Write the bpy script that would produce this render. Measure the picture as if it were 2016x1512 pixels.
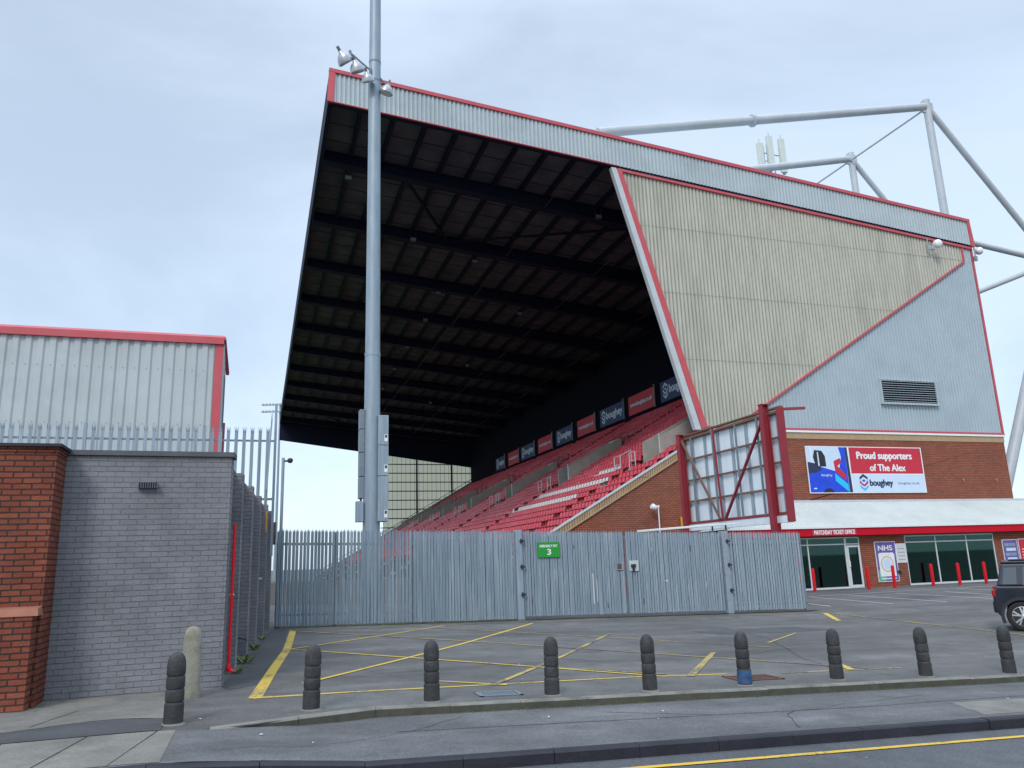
import bpy, bmesh, math, random
from mathutils import Vector, Matrix
R = math.radians
random.seed(7)
sc = bpy.context.scene
for o in list(bpy.data.objects): bpy.data.objects.remove(o)
C = sc.collection

# ------------------------------------------------------------------ camera
yaw, pitch, roll = R(18.09), R(12.84), R(1.9)
F = Vector((math.sin(yaw)*math.cos(pitch), math.cos(yaw)*math.cos(pitch), math.sin(pitch)))
R0 = Vector((math.cos(yaw), -math.sin(yaw), 0)); U0 = R0.cross(F)
Rv = R0*math.cos(roll) - U0*math.sin(roll); Uv = R0*math.sin(roll) + U0*math.cos(roll)
cam = bpy.data.objects.new('camera', bpy.data.cameras.new('camera')); C.objects.link(cam)
cam.matrix_world = Matrix(((Rv.x, Uv.x, -F.x, 0), (Rv.y, Uv.y, -F.y, 0), (Rv.z, Uv.z, -F.z, 1.65), (0, 0, 0, 1)))
cam.data.sensor_width = 36; cam.data.lens = 1530/2016*36
cam.data.clip_start = 0.1; cam.data.clip_end = 3000
sc.camera = cam

# ------------------------------------------------------------------ sky and light
sc.view_settings.view_transform = 'Standard'; sc.view_settings.look = 'None'
sc.view_settings.exposure = 0.12; sc.view_settings.gamma = 1
w = bpy.data.worlds.new('World'); sc.world = w; w.use_nodes = True
nt = w.node_tree; N = nt.nodes; L = nt.links; N.clear()
out = N.new('ShaderNodeOutputWorld'); bg = N.new('ShaderNodeBackground'); L.new(bg.outputs[0], out.inputs[0])
sky = N.new('ShaderNodeTexSky'); sky.sky_type = 'NISHITA'; sky.sun_disc = False
sky.sun_elevation = R(42); sky.sun_rotation = R(215)
sk = N.new('ShaderNodeVectorMath'); sk.operation = 'SCALE'; sk.inputs[3].default_value = 0.055
L.new(sky.outputs[0], sk.inputs[0])
tc = N.new('ShaderNodeTexCoord')
mp = N.new('ShaderNodeMapping'); mp.inputs['Scale'].default_value = (1.0, 1.0, 2.2); mp.inputs['Location'].default_value = (3.1, 0.6, 1.4)
L.new(tc.outputs['Generated'], mp.inputs[0])
n1 = N.new('ShaderNodeTexNoise'); n1.inputs['Scale'].default_value = 1.5; n1.inputs['Detail'].default_value = 9; n1.inputs['Roughness'].default_value = 0.56
n1.inputs['Distortion'].default_value = 0.35
L.new(mp.outputs[0], n1.inputs['Vector'])
cr = N.new('ShaderNodeValToRGB'); cr.color_ramp.interpolation = 'EASE'
cr.color_ramp.elements[0].position = 0.34; cr.color_ramp.elements[0].color = (0.47, 0.565, 0.68, 1)
cr.color_ramp.elements[1].position = 0.64; cr.color_ramp.elements[1].color = (0.625, 0.735, 0.87, 1)
L.new(n1.outputs['Fac'], cr.inputs[0])
# overcast sky: brighter towards the zenith
sx = N.new('ShaderNodeSeparateXYZ'); L.new(tc.outputs['Generated'], sx.inputs[0])
mr = N.new('ShaderNodeMapRange'); mr.inputs['From Min'].default_value = 0.62; mr.inputs['From Max'].default_value = 1.0
mr.inputs['To Min'].default_value = 1.0; mr.inputs['To Max'].default_value = 3.3
L.new(sx.outputs['Z'], mr.inputs['Value'])
ml = N.new('ShaderNodeVectorMath'); ml.operation = 'SCALE'
L.new(cr.outputs[0], ml.inputs[0]); L.new(mr.outputs[0], ml.inputs[3])
ad = N.new('ShaderNodeVectorMath'); ad.operation = 'ADD'
L.new(ml.outputs[0], ad.inputs[0]); L.new(sk.outputs[0], ad.inputs[1])
L.new(ad.outputs[0], bg.inputs['Color']); bg.inputs['Strength'].default_value = 0.92
sun = bpy.data.objects.new('sun', bpy.data.lights.new('sun', 'SUN')); C.objects.link(sun)
sun.data.energy = 1.35; sun.data.angle = R(14); sun.data.color = (1, 0.96, 0.9)
sun.rotation_euler = (R(48), 0, R(-35))

# ------------------------------------------------------------------ materials
def newmat(name):
    m = bpy.data.materials.new(name); m.use_nodes = True
    return m, m.node_tree, m.node_tree.nodes['Principled BSDF']
def mat(name, col, rough=0.6, var=0.12, scale=3.0, bump=0.0, metal=0.0, spec=0.5, stain=None, stain_scale=0.6, stain_amt=0.5, stretch=(1, 1, 1), bscale=None, rnd=False):
    m, t, b = newmat(name); n = t.nodes; l = t.links
    b.inputs['Roughness'].default_value = rough; b.inputs['Metallic'].default_value = metal
    b.inputs['Specular IOR Level'].default_value = spec
    tc = n.new('ShaderNodeTexCoord'); mp = n.new('ShaderNodeMapping'); mp.inputs['Scale'].default_value = stretch
    l.new(tc.outputs['Object'], mp.inputs[0])
    if rnd:   # every copy gets its own wear
        oi = n.new('ShaderNodeObjectInfo'); ml = n.new('ShaderNodeMath'); ml.operation = 'MULTIPLY'; ml.inputs[1].default_value = 60
        l.new(oi.outputs['Random'], ml.inputs[0]); l.new(ml.outputs[0], mp.inputs['Location'])
    nz = n.new('ShaderNodeTexNoise'); nz.inputs['Scale'].default_value = scale; nz.inputs['Detail'].default_value = 6
    nz.inputs['Roughness'].default_value = 0.65
    l.new(mp.outputs[0], nz.inputs['Vector'])
    r = n.new('ShaderNodeValToRGB')
    a = [max(0, c*(1-var)) for c in col]; z = [c*(1+var) for c in col]
    r.color_ramp.elements[0].position = 0.3; r.color_ramp.elements[0].color = (*a, 1)
    r.color_ramp.elements[1].position = 0.7; r.color_ramp.elements[1].color = (*z, 1)
    l.new(nz.outputs['Fac'], r.inputs[0]); last = r.outputs[0]
    if stain:
        n2 = n.new('ShaderNodeTexNoise'); n2.inputs['Scale'].default_value = stain_scale; n2.inputs['Detail'].default_value = 8
        n2.inputs['Roughness'].default_value = 0.7
        l.new(mp.outputs[0], n2.inputs['Vector'])
        r2 = n.new('ShaderNodeMapRange'); r2.inputs['From Min'].default_value = 0.48; r2.inputs['From Max'].default_value = 0.68
        r2.inputs['To Max'].default_value = stain_amt; l.new(n2.outputs['Fac'], r2.inputs['Value'])
        mx = n.new('ShaderNodeMix'); mx.data_type = 'RGBA'
        l.new(r2.outputs[0], mx.inputs['Factor']); l.new(last, mx.inputs[6]); mx.inputs[7].default_value = (*stain, 1)
        last = mx.outputs[2]
    l.new(last, b.inputs['Base Color'])
    if bump:
        bp = n.new('ShaderNodeBump'); bp.inputs['Strength'].default_value = bump; bp.inputs['Distance'].default_value = 0.01
        nb = n.new('ShaderNodeTexNoise'); nb.inputs['Scale'].default_value = bscale or scale*8; nb.inputs['Detail'].default_value = 4
        l.new(tc.outputs['Object'], nb.inputs['Vector'])
        l.new(nb.outputs['Fac'], bp.inputs['Height']); l.new(bp.outputs[0], b.inputs['Normal'])
    return m
def brickmat(name, c1, c2, mortar, w=0.225, h=0.075, ms=0.01, bump=0.6, rough=0.85, slope=0.0, var=0.25, stain=None, edge=0.3, course=0.0):
    m, t, b = newmat(name); n = t.nodes; l = t.links
    b.inputs['Roughness'].default_value = rough; b.inputs['Specular IOR Level'].default_value = 0.25
    tc = n.new('ShaderNodeTexCoord'); s = n.new('ShaderNodeSeparateXYZ'); l.new(tc.outputs['Object'], s.inputs[0])
    a = n.new('ShaderNodeMath'); a.operation = 'ADD'; l.new(s.outputs[0], a.inputs[0]); l.new(s.outputs[1], a.inputs[1])
    z = n.new('ShaderNodeMath'); z.operation = 'MULTIPLY_ADD'; l.new(s.outputs[0], z.inputs[0]); z.inputs[1].default_value = -slope
    l.new(s.outputs[2], z.inputs[2])
    nd = n.new('ShaderNodeTexNoise'); nd.inputs['Scale'].default_value = 6; l.new(tc.outputs['Object'], nd.inputs['Vector'])
    nm = n.new('ShaderNodeMath'); nm.operation = 'MULTIPLY_ADD'; nm.inputs[1].default_value = 0.012; l.new(nd.outputs['Fac'], nm.inputs[0]); l.new(z.outputs[0], nm.inputs[2])
    c = n.new('ShaderNodeCombineXYZ'); l.new(a.outputs[0], c.inputs[0]); l.new(nm.outputs[0], c.inputs[1])
    br = n.new('ShaderNodeTexBrick'); l.new(c.outputs[0], br.inputs['Vector'])
    br.inputs['Scale'].default_value = 1; br.inputs['Brick Width'].default_value = w; br.inputs['Row Height'].default_value = h
    br.inputs['Mortar Size'].default_value = ms; br.inputs['Mortar Smooth'].default_value = edge
    br.inputs['Color1'].default_value = (*c1, 1); br.inputs['Color2'].default_value = (*c2, 1); br.inputs['Mortar'].default_value = (*mortar, 1)
    nz = n.new('ShaderNodeTexNoise'); nz.inputs['Scale'].default_value = 1.1; nz.inputs['Detail'].default_value = 7; nz.inputs['Roughness'].default_value = 0.7
    l.new(tc.outputs['Object'], nz.inputs['Vector'])
    mr = n.new('ShaderNodeMapRange'); mr.inputs['From Min'].default_value = 0.3; mr.inputs['From Max'].default_value = 0.7
    mr.inputs['To Min'].default_value = 1-var; mr.inputs['To Max'].default_value = 1+var; l.new(nz.outputs['Fac'], mr.inputs['Value'])
    vm = n.new('ShaderNodeVectorMath'); vm.operation = 'SCALE'; l.new(br.outputs['Color'], vm.inputs[0]); l.new(mr.outputs[0], vm.inputs[3])
    if course:   # bed joints read as thin dark lines where the paint has shrunk back
        dv = n.new('ShaderNodeMath'); dv.operation = 'DIVIDE'; l.new(nm.outputs[0], dv.inputs[0]); dv.inputs[1].default_value = h
        fr = n.new('ShaderNodeMath'); fr.operation = 'FRACT'; l.new(dv.outputs[0], fr.inputs[0])
        lt = n.new('ShaderNodeMapRange'); l.new(fr.outputs[0], lt.inputs['Value']); lt.inputs['From Min'].default_value = 0.0; lt.inputs['From Max'].default_value = 0.17
        lt.inputs['To Min'].default_value = course; lt.inputs['To Max'].default_value = 0.0
        n3 = n.new('ShaderNodeTexNoise'); n3.inputs['Scale'].default_value = 4; n3.inputs['Detail'].default_value = 6; l.new(tc.outputs['Object'], n3.inputs['Vector'])
        mm = n.new('ShaderNodeMapRange'); l.new(n3.outputs['Fac'], mm.inputs['Value']); mm.inputs['From Min'].default_value = 0.35; mm.inputs['From Max'].default_value = 0.6
        k_ = n.new('ShaderNodeMath'); k_.operation = 'MULTIPLY'; l.new(lt.outputs[0], k_.inputs[0]); l.new(mm.outputs[0], k_.inputs[1])
        mx = n.new('ShaderNodeMix'); mx.data_type = 'RGBA'; l.new(k_.outputs[0], mx.inputs['Factor']); l.new(vm.outputs[0], mx.inputs[6]); mx.inputs[7].default_value = (0.03, 0.03, 0.035, 1)
        l.new(mx.outputs[2], b.inputs['Base Color'])
    else: l.new(vm.outputs[0], b.inputs['Base Color'])
    if bump:
        nb = n.new('ShaderNodeTexNoise'); nb.inputs['Scale'].default_value = 30; nb.inputs['Detail'].default_value = 5; l.new(tc.outputs['Object'], nb.inputs['Vector'])
        hm = n.new('ShaderNodeMath'); hm.operation = 'MULTIPLY_ADD'; l.new(br.outputs['Fac'], hm.inputs[0]); hm.inputs[1].default_value = -1.2; l.new(nb.outputs['Fac'], hm.inputs[2])
        bp = n.new('ShaderNodeBump'); bp.inputs['Strength'].default_value = bump; bp.inputs['Distance'].default_value = 0.012
        l.new(hm.outputs[0], bp.inputs['Height']); l.new(bp.outputs[0], b.inputs['Normal'])
    return m
def asphalt(name, col, agg=0.35, patch=None, rough=0.8, pscale=0.25, streak=None):
    m, t, b = newmat(name); n = t.nodes; l = t.links
    b.inputs['Roughness'].default_value = rough; b.inputs['Specular IOR Level'].default_value = 0.4
    tc = n.new('ShaderNodeTexCoord')
    def noise(sc_, det=5, rg=0.6, vec=None):
        q = n.new('ShaderNodeTexNoise'); q.inputs['Scale'].default_value = sc_; q.inputs['Detail'].default_value = det; q.inputs['Roughness'].default_value = rg
        l.new(vec or tc.outputs['Object'], q.inputs['Vector']); return q.outputs['Fac']
    def mrange(v, a, bb, c, d):
        q = n.new('ShaderNodeMapRange'); l.new(v, q.inputs['Value'])
        for k, x in zip(('From Min', 'From Max', 'To Min', 'To Max'), (a, bb, c, d)): q.inputs[k].default_value = x
        return q.outputs[0]
    f = mrange(noise(38, 6, 0.85), 0.34, 0.66, 1-agg, 1+agg)
    g = mrange(noise(pscale, 8, 0.7), 0.3, 0.7, 0.78, 1.25)
    g2 = mrange(noise(2.3, 5), 0.3, 0.7, 0.86, 1.16)
    m1 = n.new('ShaderNodeMath'); m1.operation = 'MULTIPLY'; l.new(f, m1.inputs[0]); l.new(g, m1.inputs[1])
    m2 = n.new('ShaderNodeMath'); m2.operation = 'MULTIPLY'; l.new(m1.outputs[0], m2.inputs[0]); l.new(g2, m2.inputs[1])
    last = m2.outputs[0]
    if streak:
        mp = n.new('ShaderNodeMapping'); mp.inputs['Scale'].default_value = streak; l.new(tc.outputs['Object'], mp.inputs[0])
        s = mrange(noise(1.0, 5, 0.6, mp.outputs[0]), 0.35, 0.7, 0.82, 1.42)
        m3 = n.new('ShaderNodeMath'); m3.operation = 'MULTIPLY'; l.new(last, m3.inputs[0]); l.new(s, m3.inputs[1]); last = m3.outputs[0]
    vo = n.new('ShaderNodeTexVoronoi'); vo.inputs['Scale'].default_value = 45; l.new(tc.outputs['Object'], vo.inputs['Vector'])
    vm = n.new('ShaderNodeVectorMath'); vm.operation = 'SCALE'; vm.inputs[0].default_value = col; l.new(last, vm.inputs[3])
    lastc = vm.outputs[0]
    if patch:
        pz = mrange(noise(0.9, 7, 0.7), 0.5, 0.7, 0, 0.8)
        mx = n.new('ShaderNodeMix'); mx.data_type = 'RGBA'; l.new(pz, mx.inputs['Factor']); l.new(lastc, mx.inputs[6]); mx.inputs[7].default_value = (*patch, 1)
        lastc = mx.outputs[2]
    # pale stones in the surface
    st = mrange(vo.outputs['Distance'], 0.0, 0.16, 0.5, 0.0)
    mx = n.new('ShaderNodeMix'); mx.data_type = 'RGBA'; l.new(st, mx.inputs['Factor']); l.new(lastc, mx.inputs[6]); mx.inputs[7].default_value = (*[min(1, c*2.2) for c in col], 1)
    l.new(mx.outputs[2], b.inputs['Base Color'])
    bp = n.new('ShaderNodeBump'); bp.inputs['Strength'].default_value = 0.5; bp.inputs['Distance'].default_value = 0.006
    l.new(noise(90, 4, 0.7), bp.inputs['Height']); l.new(bp.outputs[0], b.inputs['Normal'])
    return m
def wornpaint(name, col, under, lo=0.42, hi=0.56, scale=14):
    m, t, b = newmat(name); n = t.nodes; l = t.links
    b.inputs['Roughness'].default_value = 0.7
    tc = n.new('ShaderNodeTexCoord')
    a = n.new('ShaderNodeTexNoise'); a.inputs['Scale'].default_value = scale; a.inputs['Detail'].default_value = 9; a.inputs['Roughness'].default_value = 0.8
    l.new(tc.outputs['Object'], a.inputs['Vector'])
    q = n.new('ShaderNodeTexNoise'); q.inputs['Scale'].default_value = 0.8; q.inputs['Detail'].default_value = 4
    l.new(tc.outputs['Object'], q.inputs['Vector'])
    s = n.new('ShaderNodeMath'); s.operation = 'MULTIPLY_ADD'; l.new(q.outputs['Fac'], s.inputs[0]); s.inputs[1].default_value = 0.6; l.new(a.outputs['Fac'], s.inputs[2])
    r = n.new('ShaderNodeMapRange'); r.inputs['From Min'].default_value = lo+0.3; r.inputs['From Max'].default_value = hi+0.3
    l.new(s.outputs[0], r.inputs['Value'])
    mx = n.new('ShaderNodeMix'); mx.data_type = 'RGBA'; l.new(r.outputs[0], mx.inputs['Factor'])
    mx.inputs[6].default_value = (*col, 1); mx.inputs[7].default_value = (*under, 1)
    l.new(mx.outputs[2], b.inputs['Base Color'])
    return m
ASP = (0.108, 0.104, 0.100)
M = {}
M['asphalt'] = asphalt('forecourt asphalt', ASP, 0.42, (0.075, 0.071, 0.068), streak=(0.12, 0.9, 1))
M['lot'] = asphalt('car park asphalt', (0.110, 0.107, 0.106), 0.3, streak=(0.15, 0.7, 1))
M['pave'] = asphalt('pavement asphalt', (0.108, 0.108, 0.110), 0.5, (0.080, 0.079, 0.079), streak=(0.3, 1.2, 1))
M['road'] = asphalt('road asphalt', (0.085, 0.088, 0.095), 0.5)
M['dark_asphalt'] = asphalt('dark tarmac patch', (0.07, 0.072, 0.075), 0.3)
M['flag'] = asphalt('concrete paving', (0.19, 0.18, 0.158), 0.25, (0.115, 0.11, 0.10), rough=0.9, pscale=0.7)
M['kerb_light'] = mat('weathered kerb concrete', (0.20, 0.19, 0.165), 0.9, 0.2, 4, 0.5, stain=(0.07, 0.075, 0.06), stain_scale=2.5, stain_amt=0.8)
M['kerb_dark'] = mat('dark wet kerb stone', (0.016, 0.016, 0.024), 0.65, 0.3, 3, 0.5, stain=(0.035, 0.035, 0.045), stain_scale=2)
M['earth'] = mat('outlying ground', (0.09, 0.095, 0.085), 0.9, 0.2, 0.3)
M['pitch'] = mat('pitch grass', (0.05, 0.10, 0.03), 0.9, 0.2, 0.5)
M['brick'] = brickmat('red brick near', (0.25, 0.070, 0.040), (0.175, 0.048, 0.030), (0.045, 0.030, 0.027), bump=0.9, var=0.32)
M['brick_far'] = brickmat('red brick stand', (0.33, 0.108, 0.060), (0.26, 0.082, 0.048), (0.12, 0.055, 0.042), bump=0.3, var=0.12, h=0.11, w=0.3, ms=0.018)
M['tan'] = brickmat('buff brick band', (0.44, 0.30, 0.17), (0.38, 0.25, 0.14), (0.20, 0.14, 0.09), w=0.075*2, h=3.0, ms=0.03, bump=0.3, slope=0.0, var=0.15)
M['tan_flat'] = mat('buff brick course', (0.42, 0.29, 0.17), 0.85, 0.12, 5)
M['greybrick'] = brickmat('grey painted brick', (0.215, 0.216, 0.232), (0.195, 0.197, 0.212), (0.172, 0.174, 0.188), bump=0.8, var=0.22, ms=0.006, edge=0.6, course=0.55)
M['greypaint'] = mat('dark grey coping', (0.085, 0.09, 0.10), 0.6, 0.15, 3, 0.3)
def rib_shade(m, pitch, amt, tint):
    # valleys of the ribbed sheets painted darker, standing in for their shading
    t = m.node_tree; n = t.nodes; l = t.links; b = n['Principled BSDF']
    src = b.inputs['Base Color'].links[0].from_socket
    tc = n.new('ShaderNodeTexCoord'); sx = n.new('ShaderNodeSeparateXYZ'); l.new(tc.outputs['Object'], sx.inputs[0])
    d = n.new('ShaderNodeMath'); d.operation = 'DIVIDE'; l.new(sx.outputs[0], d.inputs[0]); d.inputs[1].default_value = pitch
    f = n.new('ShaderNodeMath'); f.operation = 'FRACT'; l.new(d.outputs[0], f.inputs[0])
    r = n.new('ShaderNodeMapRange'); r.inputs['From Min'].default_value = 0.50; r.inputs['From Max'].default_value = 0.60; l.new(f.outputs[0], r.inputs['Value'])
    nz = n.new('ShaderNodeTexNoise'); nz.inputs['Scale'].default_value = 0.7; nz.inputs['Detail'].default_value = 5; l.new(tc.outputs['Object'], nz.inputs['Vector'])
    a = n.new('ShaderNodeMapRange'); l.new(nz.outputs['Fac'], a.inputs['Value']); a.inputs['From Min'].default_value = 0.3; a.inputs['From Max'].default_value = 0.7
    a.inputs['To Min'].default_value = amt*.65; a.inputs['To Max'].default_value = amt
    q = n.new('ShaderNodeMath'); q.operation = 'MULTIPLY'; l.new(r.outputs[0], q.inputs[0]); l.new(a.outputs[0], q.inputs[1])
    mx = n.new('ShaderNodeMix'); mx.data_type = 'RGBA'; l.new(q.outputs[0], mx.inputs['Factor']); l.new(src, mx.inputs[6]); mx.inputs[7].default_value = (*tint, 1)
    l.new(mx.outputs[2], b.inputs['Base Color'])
def clad(name, col, **k): return mat(name, col, 0.45, k.pop('var', 0.05), 0.8, spec=0.4, **k)
M['clad'] = clad('grey steel cladding', (0.46, 0.53, 0.555), stain=(0.30, 0.36, 0.37), stain_scale=0.3, stain_amt=0.5)
M['clad_blue'] = clad('blue grey steel cladding', (0.40, 0.475, 0.52), stain=(0.30, 0.36, 0.40), stain_scale=0.25, stain_amt=0.5)
M['clad_left'] = clad('pale grey steel cladding', (0.46, 0.50, 0.51), stain=(0.33, 0.37, 0.37), stain_scale=0.5, stain_amt=0.4)
M['yellow'] = mat('algae stained translucent sheeting', (0.50, 0.49, 0.415), 0.6, 0.10, 2.5, stain=(0.33, 0.33, 0.27), stain_scale=0.6, stain_amt=0.6, stretch=(1, 1, 0.22))
rib_shade(M['yellow'], .25, .75, (.17, .165, .12)); rib_shade(M['clad'], .25, .45, (.20, .24, .26)); rib_shade(M['clad_blue'], .25, .30, (.20, .25, .29))
M['canopy'] = clad('pale canopy sheeting', (0.56, 0.60, 0.58), stain=(0.42, 0.46, 0.43), stain_scale=0.5)
M['red'] = mat('red trim', (0.52, 0.075, 0.09), 0.45, 0.08, 2, stain=(0.45, 0.13, 0.15), stain_scale=0.8, stain_amt=0.5)
M['redpost'] = mat('bright red paint', (0.56, 0.008, 0.018), 0.6, 0.06, 4, spec=0.2)
M['redfascia'] = mat('bright red fascia', (0.56, 0.006, 0.022), 0.6, 0.05, 1, spec=0.15)
M['steel_grey'] = mat('galvanised trim', (0.50, 0.53, 0.55), 0.5, 0.08, 2)
M['white'] = mat('white paint', (0.78, 0.80, 0.80), 0.45, 0.04, 2)
M['whitemetal'] = mat('white painted tube', (0.46, 0.49, 0.52), 0.45, 0.08, 0.8, stain=(0.38, 0.39, 0.37), stain_scale=0.3, stain_amt=0.5)
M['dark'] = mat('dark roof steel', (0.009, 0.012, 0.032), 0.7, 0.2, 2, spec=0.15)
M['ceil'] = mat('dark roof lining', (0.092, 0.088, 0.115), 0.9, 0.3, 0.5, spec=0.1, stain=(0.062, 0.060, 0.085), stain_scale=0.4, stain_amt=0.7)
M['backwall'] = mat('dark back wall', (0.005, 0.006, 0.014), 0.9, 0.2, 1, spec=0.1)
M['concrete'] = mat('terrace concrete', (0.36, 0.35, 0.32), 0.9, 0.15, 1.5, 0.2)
M['terrace'] = mat('shaded terrace concrete', (0.06, 0.055, 0.055), 0.9, 0.15, 1.5)  # base darkened to put shade into the gaps between seats
M['concrete_dark'] = mat('weathered concrete', (0.16, 0.16, 0.15), 0.9, 0.15, 1.5)
M['nosing'] = mat('yellow step nosing', (0.52, 0.38, 0.16), 0.8, 0.2, 3)
M['seat'] = mat('red plastic seat', (0.60, 0.050, 0.078), 0.42, 0.15, 1.5, stain=(0.72, 0.21, 0.25), stain_scale=0.5, stain_amt=0.8)
M['seat_white'] = mat('white plastic seat', (0.72, 0.62, 0.62), 0.42, 0.05, 2)
M['rail'] = mat('galvanised rail', (0.55, 0.57, 0.58), 0.4, 0.1, 3, metal=0.3)
M['rail_dark'] = mat('dark rail', (0.03, 0.03, 0.035), 0.5, 0.1, 3)
M['galv'] = mat('weathered galvanised steel', (0.245, 0.31, 0.365), 0.5, 0.16, 5, metal=0.15, stain=(0.42, 0.48, 0.52), stain_scale=4, stain_amt=0.75, stretch=(2.5, 1, 0.12))
M['galv_rusty'] = mat('rust spotted galvanised steel', (0.27, 0.34, 0.40), 0.55, 0.16, 5, stain=(0.20, 0.10, 0.07), stain_scale=5, stain_amt=0.7)
M['galv_solid'] = mat('galvanised backing sheet', (0.20, 0.26, 0.31), 0.6, 0.16, 2, stain=(0.26, 0.24, 0.27), stain_scale=1.2, stain_amt=0.6)
M['galv_dark'] = mat('dull galvanised steel', (0.17, 0.21, 0.245), 0.55, 0.12, 3)
M['pole'] = mat('galvanised pole', (0.26, 0.33, 0.385), 0.5, 0.14, 4, metal=0.2, stain=(0.34, 0.39, 0.43), stain_scale=5, stain_amt=0.6, stretch=(1, 1, 0.2))
M['lamp'] = mat('cast lamp shell', (0.42, 0.44, 0.47), 0.35, 0.1, 6, metal=0.5)
M['lampglass'] = mat('lamp glass', (0.55, 0.55, 0.50), 0.15, 0.1, 6)
M['maroon'] = mat('dark red steel', (0.28, 0.020, 0.035), 0.6, 0.12, 3, stain=(0.15, 0.035, 0.035), stain_scale=4, stain_amt=0.5)
M['rust'] = mat('rusting steel', (0.16, 0.10, 0.07), 0.8, 0.3, 8, stain=(0.24, 0.05, 0.05), stain_scale=3, stain_amt=0.7)
M['sheet'] = mat('pale blue back sheet', (0.74, 0.82, 0.88), 0.5, 0.06, 2, stain=(0.60, 0.67, 0.73), stain_scale=1.5, stain_amt=0.5, stretch=(1, 1, 0.2))
M['bollard'] = mat('dark bollard', (0.032, 0.033, 0.035), 0.75, 0.3, 8, 0.9, stain=(0.065, 0.066, 0.06), stain_scale=5, stain_amt=0.85, bscale=35, rnd=True)
M['bluepaint'] = mat('blue paint patch', (0.025, 0.085, 0.20), 0.7, 0.6, 9, stain=(0.04, 0.045, 0.05), stain_scale=10, stain_amt=0.9)
M['conc_post'] = mat('old concrete post', (0.26, 0.25, 0.20), 0.95, 0.2, 7, 0.9, stain=(0.12, 0.12, 0.08), stain_scale=3, stain_amt=0.8, bscale=40)
M['glass'] = mat('dark green glass', (0.008, 0.028, 0.028), 0.05, 0.3, 0.8, spec=0.9)
def clearglass(name):
    m, t, b = newmat(name); n = t.nodes; l = t.links
    tr = n.new('ShaderNodeBsdfTransparent'); tr.inputs[0].default_value = (.26, .60, .54, 1)
    gl = n.new('ShaderNodeBsdfGlossy'); gl.inputs['Roughness'].default_value = 0.02; gl.inputs['Color'].default_value = (.38, .78, .70, 1)
    fr = n.new('ShaderNodeFresnel'); fr.inputs['IOR'].default_value = 1.9
    mx = n.new('ShaderNodeMixShader'); l.new(fr.outputs[0], mx.inputs[0]); l.new(tr.outputs[0], mx.inputs[1]); l.new(gl.outputs[0], mx.inputs[2])
    l.new(mx.outputs[0], n['Material Output'].inputs[0]); return m
M['shopglass'] = clearglass('green tinted shop glass')
M['film'] = mat('frosted green film', (0.022, 0.075, 0.066), 0.12, 0.4, 1.2, spec=0.8)
M['alu'] = mat('white aluminium frame', (0.62, 0.64, 0.66), 0.4, 0.05, 3)
M['blue'] = mat('navy sign', (0.012, 0.03, 0.13), 0.5, 0.05, 2)
M['signred'] = mat('red sign', (0.55, 0.02, 0.045), 0.5, 0.05, 2)
M['royal'] = mat('royal blue print', (0.01, 0.06, 0.62), 0.4, 0.2, 2)
M['cyan'] = mat('cyan print', (0.02, 0.50, 0.85), 0.4, 0.03, 2)
M['palesign'] = mat('pale blue print', (0.58, 0.70, 0.85), 0.4, 0.03, 2)
M['ink'] = mat('dark ink', (0.02, 0.03, 0.08), 0.5, 0.03, 2)
M['green'] = mat('green sign', (0.015, 0.28, 0.03), 0.5, 0.05, 2)
M['purple'] = mat('purple print', (0.13, 0.10, 0.34), 0.5, 0.3, 2)
M['gold'] = mat('gold print', (0.55, 0.42, 0.22), 0.5, 0.05, 2)
M['orange'] = mat('yellow warning plate', (0.65, 0.33, 0.02), 0.5, 0.1, 4)
M['yellowline'] = wornpaint('worn yellow line', (0.62, 0.43, 0.07), ASP, 0.53, 0.66)
M['yellowworn'] = wornpaint('faded yellow line', (0.50, 0.37, 0.10), ASP, 0.40, 0.58)
M['whiteline'] = wornpaint('worn white line', (0.62, 0.63, 0.62), ASP, 0.60, 0.75)
M['roadyellow'] = wornpaint('road yellow line', (0.66, 0.42, 0.05), (0.075, 0.078, 0.085), 0.55, 0.66)
M['carpaint'] = mat('black car paint', (0.008, 0.012, 0.022), 0.12, 0.05, 2, spec=0.9)
M['carglass'] = mat('car glass', (0.05, 0.065, 0.085), 0.05, 0.05, 2, spec=1.0)
M['blackplastic'] = mat('black plastic trim', (0.018, 0.020, 0.024), 0.6, 0.1, 4)
M['tyre'] = mat('tyre rubber', (0.016, 0.016, 0.018), 0.85, 0.15, 8)
M['alloy'] = mat('alloy wheel', (0.62, 0.63, 0.65), 0.25, 0.05, 3, metal=0.7)
M['taillight'] = mat('red lamp lens', (0.35, 0.01, 0.02), 0.15, 0.1, 3)
M['cream'] = mat('cream screen sheeting', (0.62, 0.60, 0.40), 0.7, 0.06, 0.5)
def translucent(name, col):
    m, t, b = newmat(name); n = t.nodes; l = t.links
    b.inputs['Base Color'].default_value = (*col, 1); b.inputs['Roughness'].default_value = 0.8
    tr = n.new('ShaderNodeBsdfTranslucent'); tr.inputs[0].default_value = (*col, 1); mx = n.new('ShaderNodeMixShader'); mx.inputs[0].default_value = 0.6
    tc = n.new('ShaderNodeTexCoord'); nz = n.new('ShaderNodeTexNoise'); nz.inputs['Scale'].default_value = .4; l.new(tc.outputs['Object'], nz.inputs['Vector'])
    l.new(b.outputs[0], mx.inputs[1]); l.new(tr.outputs[0], mx.inputs[2]); l.new(mx.outputs[0], n['Material Output'].inputs[0]); return m
M['cream'] = translucent('cream translucent sheeting', (0.92, 0.88, 0.66))
M['leaf'] = mat('weed leaf', (0.16, 0.22, 0.04), 0.7, 0.3, 8)
M['leaf_dry'] = mat('dry grass', (0.17, 0.17, 0.07), 0.8, 0.3, 8)
M['litter'] = mat('paper litter', (0.62, 0.64, 0.66), 0.7, 0.05, 3)
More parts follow.
